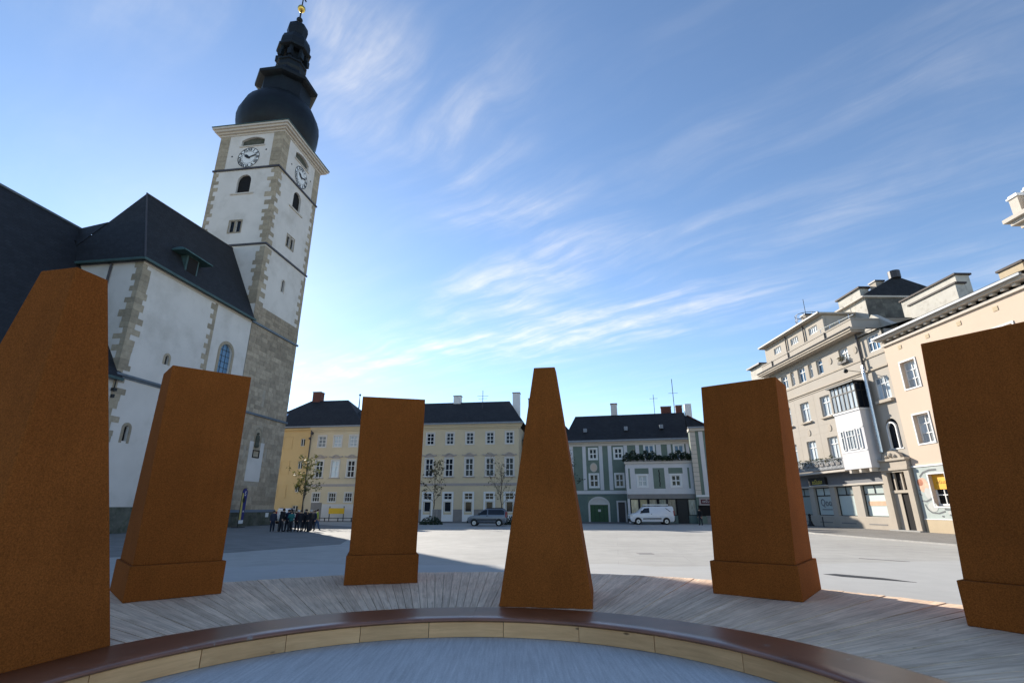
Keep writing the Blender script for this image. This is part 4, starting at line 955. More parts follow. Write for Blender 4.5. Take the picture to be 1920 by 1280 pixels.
for u in (2.2, 8.9, 12.4): F.put(MB().cyl((-u, -.62, 17.4), (-u, -.62, 18.25), .06, n=6), 'downpipe', M['pipe'])
b = MB().cyl((-4.9, .3, 19.3), (1.0, .3, 18.95), .035, n=6)
for x in (-4, -2.5, -1, .4): b.cyl((x, .3, 18.2), (x, .3, 19.2), .025, n=5)
F.put(b, 'terrace_railing', M['steel'])
F.put(MB().box(-20.5, -17.3, .8, 6, 17.3, 19.3), 'attic_wall', M['lit']); F.put(MB().box(-20.8, -17.3, .4, 6, 19.3, 19.5), 'attic_roof', M['pipe'])
# roof fixtures and penthouse
b = MB(); cx, cy, cz = -9.4, 2.6, 22.3
for z, r in ((22.9, 1.15), (22.3, 1.15)):
    for i in range(24):
        t0, t1 = 2 * math.pi * i / 24, 2 * math.pi * (i + 1) / 24; b.cyl((cx + r * math.cos(t0), cy + r * math.sin(t0), z), (cx + r * math.cos(t1), cy + r * math.sin(t1), z), .035, n=4, cap=False)
for i in range(8):
    t0 = 2 * math.pi * i / 8; b.cyl((cx + 1.15 * math.cos(t0), cy + 1.15 * math.sin(t0), 21.5), (cx + 1.15 * math.cos(t0), cy + 1.15 * math.sin(t0), 22.9), .03, n=4)
F.put(b, 'roof_guard_rail', M['pipe'])
F.put(MB().box(cx - .4, cx + .4, cy - .35, cy + .35, 21.5, 22.8), 'chimney', M['beiged']); F.put(MB().box(cx - .5, cx + .5, cy - .45, cy + .45, 22.8, 22.95), 'chimney_cap', M['pipe'])
F.put(MB().cyl((cx, cy, 22.9), (cx, cy, 24.9), .03, n=5), 'antenna', M['pipe'])
FP = Fr(ba, 0, 5.0)
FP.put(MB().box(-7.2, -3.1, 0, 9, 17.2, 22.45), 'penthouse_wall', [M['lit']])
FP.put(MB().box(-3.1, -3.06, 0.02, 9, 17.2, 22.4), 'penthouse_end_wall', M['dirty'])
FP.put(MB().box(-7.5, -2.9, -.35, 9.2, 22.45, 22.62), 'penthouse_eaves', M['trim'])
FP.put(hip(-12, -2.9, -.3, 9.4, 22.62, -9, -3.6, 4.2, 25.2), 'penthouse_roof', M['slate'])
FP.put(MB().cyl((-3.65, 4.2, 24.9), (-3.65, 4.2, 25.7), .55, n=12), 'roof_vent', M['pipe'])
FP.put(MB().box(-9.3, -5.6, 1.6, 2.6, 22.4, 24.6), 'chimney_stack', M['lit']); FP.put(MB().box(-9.5, -5.4, 1.4, 2.8, 24.6, 24.78), 'chimney_cap', M['capbrown'])
FP.put(MB().box(-5.3, -4.4, 2.6, 3.5, 22.4, 24.9), 'chimney_stack', M['taupe']); FP.put(MB().box(-5.4, -4.3, 2.5, 3.6, 24.9, 25.05), 'chimney_cap', M['pipe'])
# rear wall blocks between penthouse and pink house
FP.put(MB().box(-.2, 5.9, 1.2, 2.4, 15, 20.7), 'firewall', M['lit']); FP.put(MB().box(-.3, 6.05, 1.05, 2.55, 20.7, 20.85), 'firewall_cap', M['capbrown'])
FP.put(MB().box(1.5, 6.5, .4, 1.2, 15, 19.6), 'firewall', M['lit']); FP.put(MB().box(1.4, 6.65, .3, 1.3, 19.6, 19.75), 'firewall_cap', M['capbrown'])
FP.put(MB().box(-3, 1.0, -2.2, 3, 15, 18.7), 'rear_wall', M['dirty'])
b = MB(); b.prism_xz([(-1.0, 16.2), (2.9, 16.2), (2.9, 17.4), (.9, 19.0), (-1.0, 17.6)], -2.9, -2.3); FP.put(b, 'gable_wall', M['lit'])
# recessed entrance bay beside the pink house
hs2 = [(2.02, 3.6, 10.6, 12.5), (2.2, 3.65, 14.85, 16.25), (2.1, 3.5, 6.5, 8.95)]
b = MB().facade(1.2, 4.07, 0, 16.5, hs2, .12, .25); b.archfill(2.8, 1.4, 8.95, .12, .25); b.box(1.2, 4.07, .38, 10, 0, 16.5); F.put(b, 'entrance_bay_wall', M['beige'])
win(F, 2.81, 10.6, 1.58, 1.9, .22, (.36, .66), (.7,), fr=.08, bar=.06, gm='glassc', panes=True); F.put(MB().box(1.9, 3.75, -.16, .12, 10.3, 10.55), 'window_sill', M['beiged'])
win(F, 2.92, 14.85, 1.45, 1.4, .22, (.33, .66), (.6,), fr=.09, bar=.07, gm='glassb', panes=True)
archwin(F, 2.8, 6.5, 1.4, 8.95, .3, 'glass', None); archring(F, 2.8, 6.5, .85, 8.55, .12, -.18, 'white', 'window_frame'); sill(F, 2.8, 6.5, 1.6, .02, .1, 'white', .1)
F.put(MB().box(1.2, 4.07, -.02, .12, 13.25, 13.4).box(1.2, 4.07, .04, .12, 14.4, 14.55), 'string_course', M['beiged'])
F.put(MB().add([(1.2, -.1, 16.5), (4.07, -.1, 16.5), (4.07, 6, 18.2), (1.2, 6, 18.2)], [(0, 1, 2, 3)]), 'entrance_bay_roof', M['slate'])
# portal
po = F.put(MB().box(.95, 1.5, -.28, .1, 0, 4.6).box(3.42, 3.95, -.28, .1, 0, 4.6).box(.95, 3.95, -.28, .1, 4.6, 4.75).box(.88, 4.02, -.4, .1, 4.75, 4.95).box(.95, 3.95, -.3, .1, 4.95, 5.5).box(.85, 4.05, -.45, .1, 5.5, 5.68), 'portal', M['beiged'])
n = 10; mk('portal_crest', MB().prism_xz([(2.45 + 1.05 * math.cos(math.pi * i / n), 5.68 + .62 * math.sin(math.pi * i / n)) for i in range(n + 1)], -.3, 0).ball((2.45, -.3, 5.95), .2, 8).ball((2.0, -.3, 5.85), .16, 8).ball((2.9, -.3, 5.85), .16, 8).mesh('portal_crest', M['beiged']), po)
F.put(MB().box(1.5, 3.42, .05, .08, 0, 4.6), 'portal_back', M['hole'])
F.put(MB().box(1.5, 3.42, -.12, .04, 2.98, 3.2).box(1.95, 2.1, -.1, .03, 3.2, 4.6).box(2.75, 2.9, -.1, .03, 3.2, 4.6), 'transom', M['beiged'])
F.put(MB().box(1.5, 2.3, -.02, .03, .15, 2.98), 'door_leaf', M['taupe']); F.put(MB().box(.85, 4.05, -.55, .1, .0, .16), 'doorstep', M['kerb'])
# oriel
ob = F.put(MB().box(-2.55, 1.0, -1.0, 0, 5.1, 10.05), 'oriel', M['bldw'])
F0 = Fr(ba, 0, -1.0)
for xc, wd, v_ in ((-.75, 1.25, (.3, .66)), (-1.9, .42, ()), (.35, .42, ())):
    win(F0, xc, 6.75, wd, 1.75, -.04, v_, (.68,), fr=.07, bar=.05, gm='glassc')
F0.put(MB().box(-2.5, .95, -.03, 0, 6.55, 6.66).box(-2.5, .95, -.03, 0, 8.55, 8.64), 'oriel_band', M['white'])
b = MB().box(-2.62, 1.07, -1.07, 0, 10.05, 10.2); F.put(b, 'oriel_slab', M['white'])
b = MB()
for x in (-2.5, -1.95, -1.4, -.8, -.2, .4, .95): b.box(x - .05, x + .05, -1.0, -.9, 10.2, 12.55)
for y in (-1.0, -.5, -.05): b.box(.88, .98, y, y + .09, 10.2, 12.55)
b.box(-2.55, 1.0, -1.0, -.9, 11.75, 11.85).box(-2.55, 1.0, -1.0, -.88, 10.2, 10.3).box(.88, .98, -1, 0, 11.75, 11.85)
F.put(b, 'conservatory_frame', M['black'])
for x0, x1 in ((-2.45, -2.0), (-1.9, -1.45), (-1.35, -.85), (-.75, -.25), (-.15, .35), (.45, .88)): F.put(MB().box(x0, x1, -.95, -.93, 10.3, 12.5), 'conservatory_pane', M['glassc'])
F.put(MB().box(.9, .93, -.88, -.02, 10.3, 12.5), 'conservatory_pane', M['glass'])
F.put(MB().prism_xz([(-2.75, 12.55), (1.2, 12.55), (1.2, 12.66), (-2.75, 12.66)], -1.25, .0), 'conservatory_roof', M['black'])
for u in (-.7, .6, 1.9): F.put(MB().prism_xy([(-u - .14, -.95), (-u + .14, -.95), (-u + .14, .0), (-u - .14, 0)], 4.78, 5.1), 'bracket', M['trim'])
# balcony with flower boxes
F.put(MB().box(-14.0, -2.57, -1.0, 0, 5.02, 5.2), 'balcony_slab', M['trim'])
b = MB().box(-14, -2.6, -.98, -.93, 6.22, 6.3).box(-14, -2.6, -.98, -.93, 5.32, 5.37)
for i in range(58): b.box(-13.95 + i * .2, -13.93 + i * .2, -.97, -.94, 5.2, 6.25)
F.put(b, 'balcony_railing', M['steel'])
F.put(MB().box(-10.6, -2.7, -.9, -.87, 5.35, 6.2), 'balcony_screen', mat('balcony_netting', (.42, .42, .42), .9, .35, 5.))
rowM = Matrix.Translation((RX, RY, 0)) @ Matrix.Rotation(RROT, 4, 'Z')
for i in range(9):
    wp = rowM @ Vector((-10.2 + i * .85, -.9, 6.1))
    t = thing('balcony_plant', 'small leafy plant along the balcony rail of the beige building', 'plant', wp, RROT, 'plants on the balcony')
    hg = random.uniform(.25, .6)
    foliage_box(46, -.3, .3, -.18, .18, -.25, hg, .13).build('foliage', M['leafd'] if i % 3 else M['leafb'], t)
    MB().box(-.3, .3, -.1, .1, -.42, -.22).build('planter', M['greyd'], t)
wp = rowM @ Vector((-1.0, -.1, 14.9))
t = thing('window_box', 'flower box with dark plants on the upper window sill beside the downpipe', 'flower box', wp, RROT)
foliage_box(90, -.6, .6, -.22, .1, .0, .6, .15).build('foliage', M['leafb'], t); MB().box(-.62, .62, -.2, .05, -.12, .1).build('planter', M['greyd'], t)
# steel pipe and its lamp arm
F.put(MB().cyl((1.55, -.28, 6.3), (1.55, -.28, 13.2), .16, n=14).cyl((1.55, -.28, 13.2), (1.45, -.2, 13.9), .14, .09, n=12), 'flue_pipe', M['steel'])
F.put(MB().cyl((1.4, -.12, 13.6), (1.3, -.12, 16.9), .08, n=8), 'downpipe', M['pipe'])
F.put(MB().cyl((1.4, -.3, 13.3), (.9, -1.3, 13.6), .03, n=6).ball((.85, -1.4, 13.55), .2, 10), 'wall_camera', M['black'])
# shopfronts
F.put(MB().box(-14.6, .9, -.05, -.002, 3.95, 5.0), 'shop_fascia', M['shopgrey']); F.put(MB().box(-14.6, .9, -.12, 0, 3.8, 3.95), 'fascia_ledge', M['trim'])
F.put(MB().box(-14.6, .95, -.04, -.002, .0, 1.02), 'shop_base', M['taupe'])
for u0, u1 in shops:
    w_ = u1 - u0; xc = -(u0 + u1) / 2
    win(F, xc, 1.1, w_, 2.65, .27, (), (.71,), fr=.06, bar=.09, fm='black', gm='glassw', name='shop_window', panes=True)
    F.put(MB().box(xc - .03, xc + .03, .24, .28, 3.03, 3.7), 'transom_bar', M['black'])
    F.put(MB().box(xc - w_ / 2 + .3, xc + w_ / 2 - .3, -.06, -.042, .42, .52), 'vent_grille', M['greyd'])
wall_text(F, 'Qoo', 1.0, 'shopgrey', -8.3, 2.3, .26, 'window_lettering', .95); F.put(MB().box(-9.15, -7.5, .27, .285, 1.62, 1.7), 'window_lettering_line', M['shopgrey'])
orange = mat('faded_orange', (.56, .38, .25), .7, .1, 3.)
F.put(MB().box(-2.2, .3, .275, .29, 2.0, 2.38), 'window_print_band', orange); 
sg = F.put(MB().box(-9.75, -6.95, -.32, -.06, 4.0, 4.72), 'shop_sign', M['black']); MATS.setdefault('sign_yellow', mat('sign_yellow', (.75, .62, .12), .6, .05)); scrawl(F, -9.1, -7.3, 4.12, .42, MATS['sign_yellow'], -.323); mk('sign_edge', MB().box(-9.75, -6.95, -.34, -.05, 3.95, 4.0).mesh('sign_edge', M['white']), sg)

pk = rowthing('pink_house', 'plain peach house with bracketed eaves and a mural at street level', 'house'); F = Fr(pk)
hs = []
for x0 in (5.36, 9.6, 13.4): hs += [(x0, x0 + 1.5, 10.85, 13.0), (x0, x0 + 1.5, 6.55, 8.74)]
hs += [(5.42, 6.9, 1.95, 4.25), (9.7, 11.2, 1.95, 4.25)]
b = MB().facade(4.09, 16.9, 0, 15.0, hs, 0, .38); b.box(4.09, 16.9, .39, 11, 0, 15.0); b.quad((4.09, 0, 0), (4.09, .4, 0), (4.09, .4, 15), (4.09, 0, 15)); F.put(b, 'wall', M['pink'])
for i, (x0, x1, z0, z1) in enumerate(hs):
    xc, wd, h = (x0 + x1) / 2, x1 - x0, z1 - z0
    F.put(MB().frame(x0 - .11, x1 + .11, z0 - .11, z1 + .11, .11, -.05, -.002), 'window_surround', M['white'])
    win(F, xc, z0, wd, h, .32, (.5,), (.35, .68), fr=.09, bar=.07, gm='glassc' if i < 6 else 'glass', panes=True)
F.put(MB().box(5.42, 6.9, .24, .26, 3.15, 4.2), 'window_poster', mat('orange_poster', (.78, .40, .03), .6, .08, 3.))
scrawl(F, 5.75, 6.75, 3.55, .24, mat('poster_ink', (.2, .09, .01), .7, .05), .237)
F.put(MB().box(5.5, 6.85, .22, .3, 2.0, 2.12), 'window_ledge', M['white'])
# mural: flat painted shapes on the rendered field
mu = F.put(MB().facade(4.1, 16.9, 1.06, 4.82, [(5.3, 7.02, 1.83, 4.37), (9.58, 11.32, 1.83, 4.37)], -.02, .018), 'mural_field', mat('mural_ground', (.40, .445, .42), .9, .1, 1.4, stain=(.8, (.50, .50, .47), .5, .7)))
mpeach = mat('mural_peach', (.60, .40, .29), .9, .25, 2.2); mgrey = mat('mural_grey', (.16, .165, .17), .9, .25, 2.); mlight = mat('mural_light', (.50, .50, .47), .9, .1, 2.); mred = mat('mural_red', (.45, .19, .12), .9, .25, 3.)
k_ = [0]
def paint(pts, m_, nm='mural_shape'):
    k_[0] += 1; y = -.0205 - .0008 * k_[0]; mk(nm, MB().add([(x, y, z) for x, z in pts], [tuple(range(len(pts)))]).mesh(nm, m_), mu)
def ell(cx, cz, rx, rz, n=16, rot=0.): return [(cx + rx * math.cos(2 * math.pi * i / n) * math.cos(rot) - rz * math.sin(2 * math.pi * i / n) * math.sin(rot), cz + rx * math.cos(2 * math.pi * i / n) * math.sin(rot) + rz * math.sin(2 * math.pi * i / n) * math.cos(rot)) for i in range(n)]
def stroke(pts, wd, m_):
    for (a_, c_), (d, e_) in zip(pts, pts[1:]):
        L = math.hypot(d - a_, e_ - c_); px, pz = -(e_ - c_) / L * wd / 2, (d - a_) / L * wd / 2
        paint([(a_ + px, c_ + pz), (d + px, e_ + pz), (d - px, e_ - pz), (a_ - px, c_ - pz)], m_, 'mural_stroke')
paint(ell(4.75, 3.5, .5, .55), mpeach); paint(ell(4.5, 3.7, .3, .26), mred); paint(ell(5.0, 2.9, .3, .4), mlight); paint(ell(7.9, 3.0, .8, .9), mpeach); paint(ell(8.2, 2.8, .32, .2), mred); paint(ell(8.2, 2.85, .2, .1), mlight)
stroke([(4.6, 4.1), (5.0, 4.4), (5.6, 4.55), (6.3, 4.55)], .14, mgrey); stroke([(7.0, 4.2), (7.7, 3.95), (8.6, 3.8)], .28, mgrey); stroke([(4.3, 2.35), (4.7, 2.3), (5.3, 2.5)], .12, mgrey)
stroke([(4.5, 2.1), (4.65, 1.75), (5.0, 1.5), (5.6, 1.45), (6.2, 1.6)], .1, mgrey); paint(ell(5.2, 1.9, .45, .35), mlight); stroke([(4.2, 2.9), (4.4, 2.75)], .1, mgrey); stroke([(4.25, 3.1), (4.4, 3.15)], .08, mgrey); paint(ell(7.3, 1.5, .9, .28), mgrey if False else mlight)
stroke([(6.2, 1.75), (6.7, 1.7), (7.1, 1.78)], .12, mgrey)
for x, z in ((6.6, 1.35), (7.2, 1.4), (7.8, 1.7), (5.9, 1.25), (7.5, 2.0)): paint(ell(x, z, .1, .06, 8), mgrey)
F.put(MB().box(4.1, 16.9, -.05, -.003, 0, 1.0), 'base', M['base_']); F.put(MB().box(4.1, 16.9, -.07, -.002, 1.0, 1.06).box(4.1, 16.9, -.08, -.002, 4.84, 4.96), 'string_course', M['white'])
F.put(MB().box(4.0, 16.9, -.16, .0, 14.75, 14.95).box(3.9, 16.9, -.5, .1, 15.25, 15.38).box(3.85, 16.9, -.58, .1, 15.38, 15.48), 'cornice', M['trim'])
x = 4.2
while x < 16.6:
    F.put(MB().box(x, x + .24, -.34, -.0, 15.06, 15.24), 'cornice_bracket', M['trim']); x += .78
for x in (5.6, 8.4, 11.2, 14.): F.put(MB().box(x, x + .34, -.03, -.002, 14.1, 14.4), 'vent_plate', M['base_'])
F.put(MB().box(3.8, 16.9, -.76, -.58, 15.42, 15.58), 'gutter', M['zinc'])
b = MB(); b.quad((3.8, -.78, 15.6), (16.9, -.78, 15.6), (16.9, 5.5, 17.6), (3.8, 5.5, 17.6)); b.quad((3.8, 5.5, 17.6), (16.9, 5.5, 17.6), (16.9, 11, 15.5), (3.8, 11, 15.5)); F.put(b, 'roof', M['tile'])
F.put(MB().box(11.4, 13.2, 4.0, 5.0, 16.5, 18.2), 'chimney', M['base_']); F.put(MB().box(11.3, 13.3, 3.9, 5.1, 18.2, 18.36), 'chimney_cap', M['capbrown'])

fr_ = rowthing('ornate_house', 'tall cream house with pinnacles above its cornice, at the far right edge', 'house'); F = Fr(fr_)
F.put(MB().box(17.45, 30, 0, 12, 0, 18.6), 'wall', M['trim'])
F.put(MB().box(17.42, 30, -.18, .0, 17.6, 17.75).box(17.42, 30, -.2, .1, 18.3, 18.6).box(17.15, 30, -.5, .1, 18.6, 18.85).box(16.95, 30, -.75, 12, 18.85, 19.1), 'cornice', M['trim'])
for i in range(10):
    x = 17.45 + i * .98
    p_ = F.put(MB().box(x, x + .55, -.45, .35, 19.1, 20.25), 'pinnacle', M['trim']); mk('pinnacle_cap', MB().box(x - .08, x + .63, -.53, .43, 20.25, 20.36).box(x, x + .55, -.45, .35, 20.36, 20.5).mesh('pinnacle_cap', M['white']), p_)
F.put(MB().box(17.2, 30, .4, .7, 19.1, 19.9), 'parapet', M['dirty'])
for x in (17.7, 18.8, 20.4, 22.0): F.put(MB().box(x, x + .3, -.35, 0, 18.0, 18.3), 'cornice_bracket', M['trim'])

# ------------------------------------------------------------------ vehicles (local x forward, y left)
M['tyre'] = mat('tyre', (.015, .015, .016), .85, .1); M['rim'] = mat('alloy', (.38, .39, .41), .35, .1, metal=.7)
M['carglass'] = glassmat('car_glass', (.012, .016, .024), .05, .3)
def vehicle(name, label, cat, prof, wid, belt, roofin, paint, wheels, wr, loc, rot, wins, extras):
    t = thing(name, label, cat, loc, rot)
    hw = wid / 2
    def yy(z): return hw if z <= belt else hw - roofin * (z - belt) / (max(p[1] for p in prof) - belt)
    n = len(prof); b = MB(); b.smooth = False
    vs_ = [(x, yy(z), z) for x, z in prof] + [(x, -yy(z), z) for x, z in prof]
    # side skins are cut at belt height so the upper body can lean in
    lo = [i for i in range(n)]
    b.add(vs_, [tuple(range(n)), tuple(range(2 * n - 1, n - 1, -1))] + [(i, n + i, n + (i + 1) % n, (i + 1) % n) for i in range(n)])
    body = b.build('body', M[paint] if isinstance(paint, str) else paint, t)
    bm = bmesh.new(); bm.from_mesh(body.data)
    geom = bm.verts[:] + bm.edges[:] + bm.faces[:]
    bmesh.ops.bisect_plane(bm, geom=geom, plane_co=(0, 0, belt), plane_no=(0, 0, 1), dist=1e-4)
    bmesh.ops.recalc_face_normals(bm, faces=bm.faces[:])
    bmesh.ops.triangulate(bm, faces=[f for f in bm.faces if len(f.verts) > 6])
    bm.to_mesh(body.data); bm.free()
    bev(body, .05, 3)
    for p in body.data.polygons: p.use_smooth = True
    for s in (1, -1):
        for nm, poly, m_, pr in wins:
            k = MB(); P = [(x, s * (yy(z) + pr), z) for x, z in poly]; Q = [(x, s * (yy(z) - .03), z) for x, z in poly]; m2 = len(poly)
            k.add(P + Q, [tuple(range(m2))] + [(i, (i + 1) % m2, m2 + (i + 1) % m2, m2 + i) for i in range(m2)]); k.build(nm, M[m_], t)
        for wx in wheels:
            a_ = MB().cyl((wx, s * (hw - .03), wr + .04), (wx, s * (hw + .006), wr + .04), wr + .06, n=20); a_.build('wheel_arch', M['black'], t)
            w_ = MB().cyl((wx, s * (hw - .2), wr), (wx, s * (hw + .02), wr), wr, n=22); wo_ = w_.build('wheel', M['tyre'], t)
            MB().cyl((wx, s * hw, wr), (wx, s * (hw + .03), wr), wr * .62, n=16).build('rim', M['rim'], wo_)
            MB().cyl((wx, s * hw, wr), (wx, s * (hw + .04), wr), wr * .16, n=8).build('hub', M['black'], wo_)
    for nm, m_, boxes in extras:
        k = MB()
        for bx_ in boxes: k.box(*bx_)
        k.build(nm, M[m_] if isinstance(m_, str) else m_, t)
    return t
M['vanwhite'] = mat('van_white', (.66, .68, .72), .35, .03, 1., spec=.5, coat=.4); M['carsilver'] = mat('car_silver', (.12, .135, .165), .35, .04, 1., spec=.5, metal=.35, coat=.4)
M['lamp'] = mat('headlamp', (.5, .53, .56), .15, .1, 4., spec=.6); M['redlamp'] = mat('tail_lamp', (.3, .02, .02), .3, .1)
van_prof = [(2.42, .42), (2.48, .62), (2.46, .95), (2.32, 1.1), (1.55, 1.28), (.85, 1.88), (.6, 1.95), (-2.3, 1.97), (-2.42, 1.85), (-2.48, 1.1), (-2.45, .45), (-2.3, .3), (2.2, .3)]
vehicle('delivery_van', 'white delivery van with ladder on its roof parked before the green house', 'van', van_prof, 1.95, 1.15, .2, 'vanwhite', (1.6, -1.55), .34, (16.0, 61.6, .01), R(180 - 4),
    [('side_window', [(1.35, 1.22), (.82, 1.75), (.28, 1.8), (.28, 1.26)], 'carglass', .012), ('door_line', [(.2, .5), (.22, .5), (.22, 1.85), (.2, 1.85)], 'greyd', .008), ('rub_strip', [(1.05, .58), (-1.0, .58), (-1.0, .7), (1.05, .68)], 'black', .02), ('rear_stripe', [(-1.65, 1.75), (-1.5, 1.78), (-2.02, 1.38), (-2.12, 1.38)], 'black', .01), ('door_handle', [(.12, 1.1), (.02, 1.1), (.02, 1.18), (.12, 1.18)], 'greyd', .02)],
    [('bumper', 'black', [(2.3, 2.53, -.95, .95, .3, .62), (-2.54, -2.35, -.95, .95, .32, .62)]), ('headlight', 'lamp', [(2.2, 2.475, .62, .985, .86, 1.06), (2.2, 2.475, -.985, -.62, .86, 1.06)]), ('tail_light', 'redlamp', [(-2.5, -2.4, .8, .985, .95, 1.5), (-2.5, -2.4, -.985, -.8, .95, 1.5)]),
     ('wing_mirror', 'black', [(1.1, 1.25, .97, 1.15, 1.25, 1.5), (1.1, 1.25, -1.15, -.97, 1.25, 1.5)]), ('roof_rack', 'black', [(.5, .56, -.75, .75, 1.97, 2.06), (-.7, -.64, -.75, .75, 1.97, 2.06), (-1.9, -1.84, -.75, .75, 1.97, 2.06)]), ('roof_ladder', 'lamp', [(-2.1, .75, -.65, -.58, 2.07, 2.19), (-2.1, .75, -.2, -.13, 2.07, 2.19)] + [(-1.9 + i * .35, -1.86 + i * .35, -.58, -.2, 2.1, 2.14) for i in range(8)])])
# windscreens
car_prof = [(1.95, .4), (2.05, .62), (2.0, .82), (1.75, .98), (1.05, 1.1), (.35, 1.62), (.1, 1.72), (-1.75, 1.74), (-1.95, 1.6), (-2.05, .95), (-2.05, .45), (-1.9, .28), (1.8, .28)]
def car_wins(): return [('front_window', [(.98, 1.12), (.32, 1.57), (-.02, 1.62), (-.02, 1.12)], 'carglass', .01), ('rear_window', [(-.14, 1.13), (-.14, 1.62), (-1.6, 1.62), (-1.82, 1.5), (-1.84, 1.13)], 'carglass', .01), ('rub_strip', [(1.0, .58), (-1.0, .58), (-1.0, .7), (1.0, .68)], 'black', .02), ('door_handle', [(.05, .98), (-.1, .98), (-.1, 1.04), (.05, 1.04)], 'black', .02), ('sill_trim', [(1.0, .28), (-1.1, .28), (-1.1, .38), (1.0, .38)], 'black', .012)]
car_ex = [('bumper', 'black', [(1.9, 2.1, -.86, .86, .3, .55), (-2.1, -1.95, -.86, .86, .32, .6)]), ('headlight', 'lamp', [(1.8, 2.02, .5, .875, .72, .9), (1.8, 2.02, -.875, -.5, .72, .9)]), ('tail_light', 'redlamp', [(-2.07, -1.95, .74, .885, .85, 1.4), (-2.07, -1.95, -.885, -.74, .85, 1.4)]),
          ('roof_rail', 'black', [(-1.6, .1, .62, .66, 1.74, 1.82), (-1.6, .1, -.66, -.62, 1.74, 1.82)]), ('wing_mirror', 'black', [(.75, .9, .86, 1.02, 1.1, 1.28), (.75, .9, -1.02, -.86, 1.1, 1.28)])]
vehicle('family_van', 'silver family van parked in front of the cream palace', 'car', car_prof, 1.76, 1.05, .2, 'carsilver', (1.32, -1.28), .32, (-2.6, 56.8, .01), R(180 - 3), car_wins(), car_ex)
vehicle('white_car', 'white car half hidden behind the group of people by the tower', 'car', car_prof, 1.76, 1.05, .2, 'vanwhite', (1.32, -1.28), .32, (-27.6, 65.6, .01), R(100), car_wins(), car_ex)

# ------------------------------------------------------------------ people
def person(label, loc, face, h=1.66, top=(.02, .02, .03), legs=(.02, .022, .03), hair=(.03, .02, .015), lean=0., armb=.25, stride=.1, arms='down', group=None, bag=None):
    k = h / 1.75
    J = dict(pel=(0, 0, .95), wa=(0, lean * .3, 1.1), chn=(0, lean * .8, 1.33), nk=(0, lean, 1.48), hd=(0, lean * 1.1 + .01, 1.6), top=(0, lean * 1.1 + .01, 1.71))
    for s, q in (('l', -1), ('r', 1)):
        J['hp' + s] = (q * .09, 0, .9); J['kn' + s] = (q * .1, .03 + q * stride * .5, .5); J['an' + s] = (q * .1, q * stride, .09); J['to' + s] = (q * .11, q * stride + .15, .04)
        J['sh' + s] = (q * .18, lean * .9, 1.42)
        if arms == 'down': J['el' + s] = (q * (.22 + armb * .1), lean * .6 - .03, 1.13); J['wr' + s] = (q * (.2 + armb * .1), lean * .5 + .12, .9); J['ha' + s] = (q * .2, lean * .5 + .16, .81)
        else: J['el' + s] = (q * .25, lean * .6 + .08, 1.16); J['wr' + s] = (q * .12, lean * .5 + .3, 1.2); J['ha' + s] = (q * .07, lean * .5 + .36, 1.24)
    E_ = [('pel', 'wa'), ('wa', 'chn'), ('chn', 'nk'), ('nk', 'hd'), ('hd', 'top')]
    for s in 'lr': E_ += [('pel', 'hp' + s), ('hp' + s, 'kn' + s), ('kn' + s, 'an' + s), ('an' + s, 'to' + s), ('chn', 'sh' + s), ('sh' + s, 'el' + s), ('el' + s, 'wr' + s), ('wr' + s, 'ha' + s)]
    rad = dict(pel=.17, wa=.165, chn=.185, nk=.065, hd=.1, top=.08)
    for s in 'lr': rad.update({'hp' + s: .125, 'kn' + s: .088, 'an' + s: .066, 'to' + s: .05, 'sh' + s: .095, 'el' + s: .07, 'wr' + s: .04, 'ha' + s: .042})
    ks = list(J); me = bpy.data.meshes.new('body'); me.from_pydata([tuple(c * k for c in J[q]) for q in ks], [(ks.index(a_), ks.index(c_)) for a_, c_ in E_], [])
    o = bpy.data.objects.new('tmp', me); C.objects.link(o)
    o.modifiers.new('skin', 'SKIN'); 
    for i, q in enumerate(ks): me.skin_vertices[0].data[i].radius = (rad[q] * k * (1.15 if q in ('wa', 'chn', 'pel') else 1), rad[q] * k * (.8 if q in ('wa', 'chn') else 1))
    me.skin_vertices[0].data[0].use_root = True
    sb = o.modifiers.new('sub', 'SUBSURF'); sb.levels = 1; sb.render_levels = 1
    m2 = bpy.data.meshes.new_from_object(o.evaluated_get(bpy.context.evaluated_depsgraph_get())); bpy.data.objects.remove(o)
    m2.materials.clear()
    for nm, c_ in (('jacket', top), ('trousers', legs), ('skin', (.42, .26, .19)), ('shoes', (.02, .018, .016))): m2.materials.append(mat('%s_%d_%d_%d' % (nm, *[int(v * 255) for v in c_]), c_, .85, .12, 9.))
    for p in m2.polygons:
        z = p.center.z / k; p.use_smooth = True
        hand = (abs(p.center.x) > .13 * k and z < .9) if arms == 'down' else (p.center.y > .3 * k)
        p.material_index = 3 if z < .1 else 2 if (z > 1.5 or (hand and z > .76 and abs(p.center.x) > .16 * k)) else 0 if z > .92 else 1
    t = thing('person', label, 'person', loc, face, group); m2.name = 'body'
    mk('body', m2, t)
    hm = mat('hair_%d_%d_%d' % tuple(int(v * 255) for v in hair), hair, .7, .2, 20.)
    b = MB(); b.smooth = True; b.lathe([(1.57 * k, .09 * k), (1.63 * k, .115 * k), (1.7 * k, .1 * k), (1.745 * k, .05 * k)], 10, 0, (lean * 1.1 - .018) * k); b.build('hair', hm, t)
    b = MB(); b.box(-.012 * k, .012 * k, (lean * 1.1 + .1) * k, (lean * 1.1 + .13) * k, 1.58 * k, 1.62 * k); b.build('nose', m2.materials[2], t)
    if bag: MB().box(-.16, .16, (-.32 + lean) * k, (-.13 + lean) * k, 1.02 * k, 1.42 * k).build('backpack', mat('bag_%d_%d_%d' % tuple(int(v * 255) for v in bag), bag, .8, .15, 8.), t)
    return t
G = 'group of people standing at the tower'
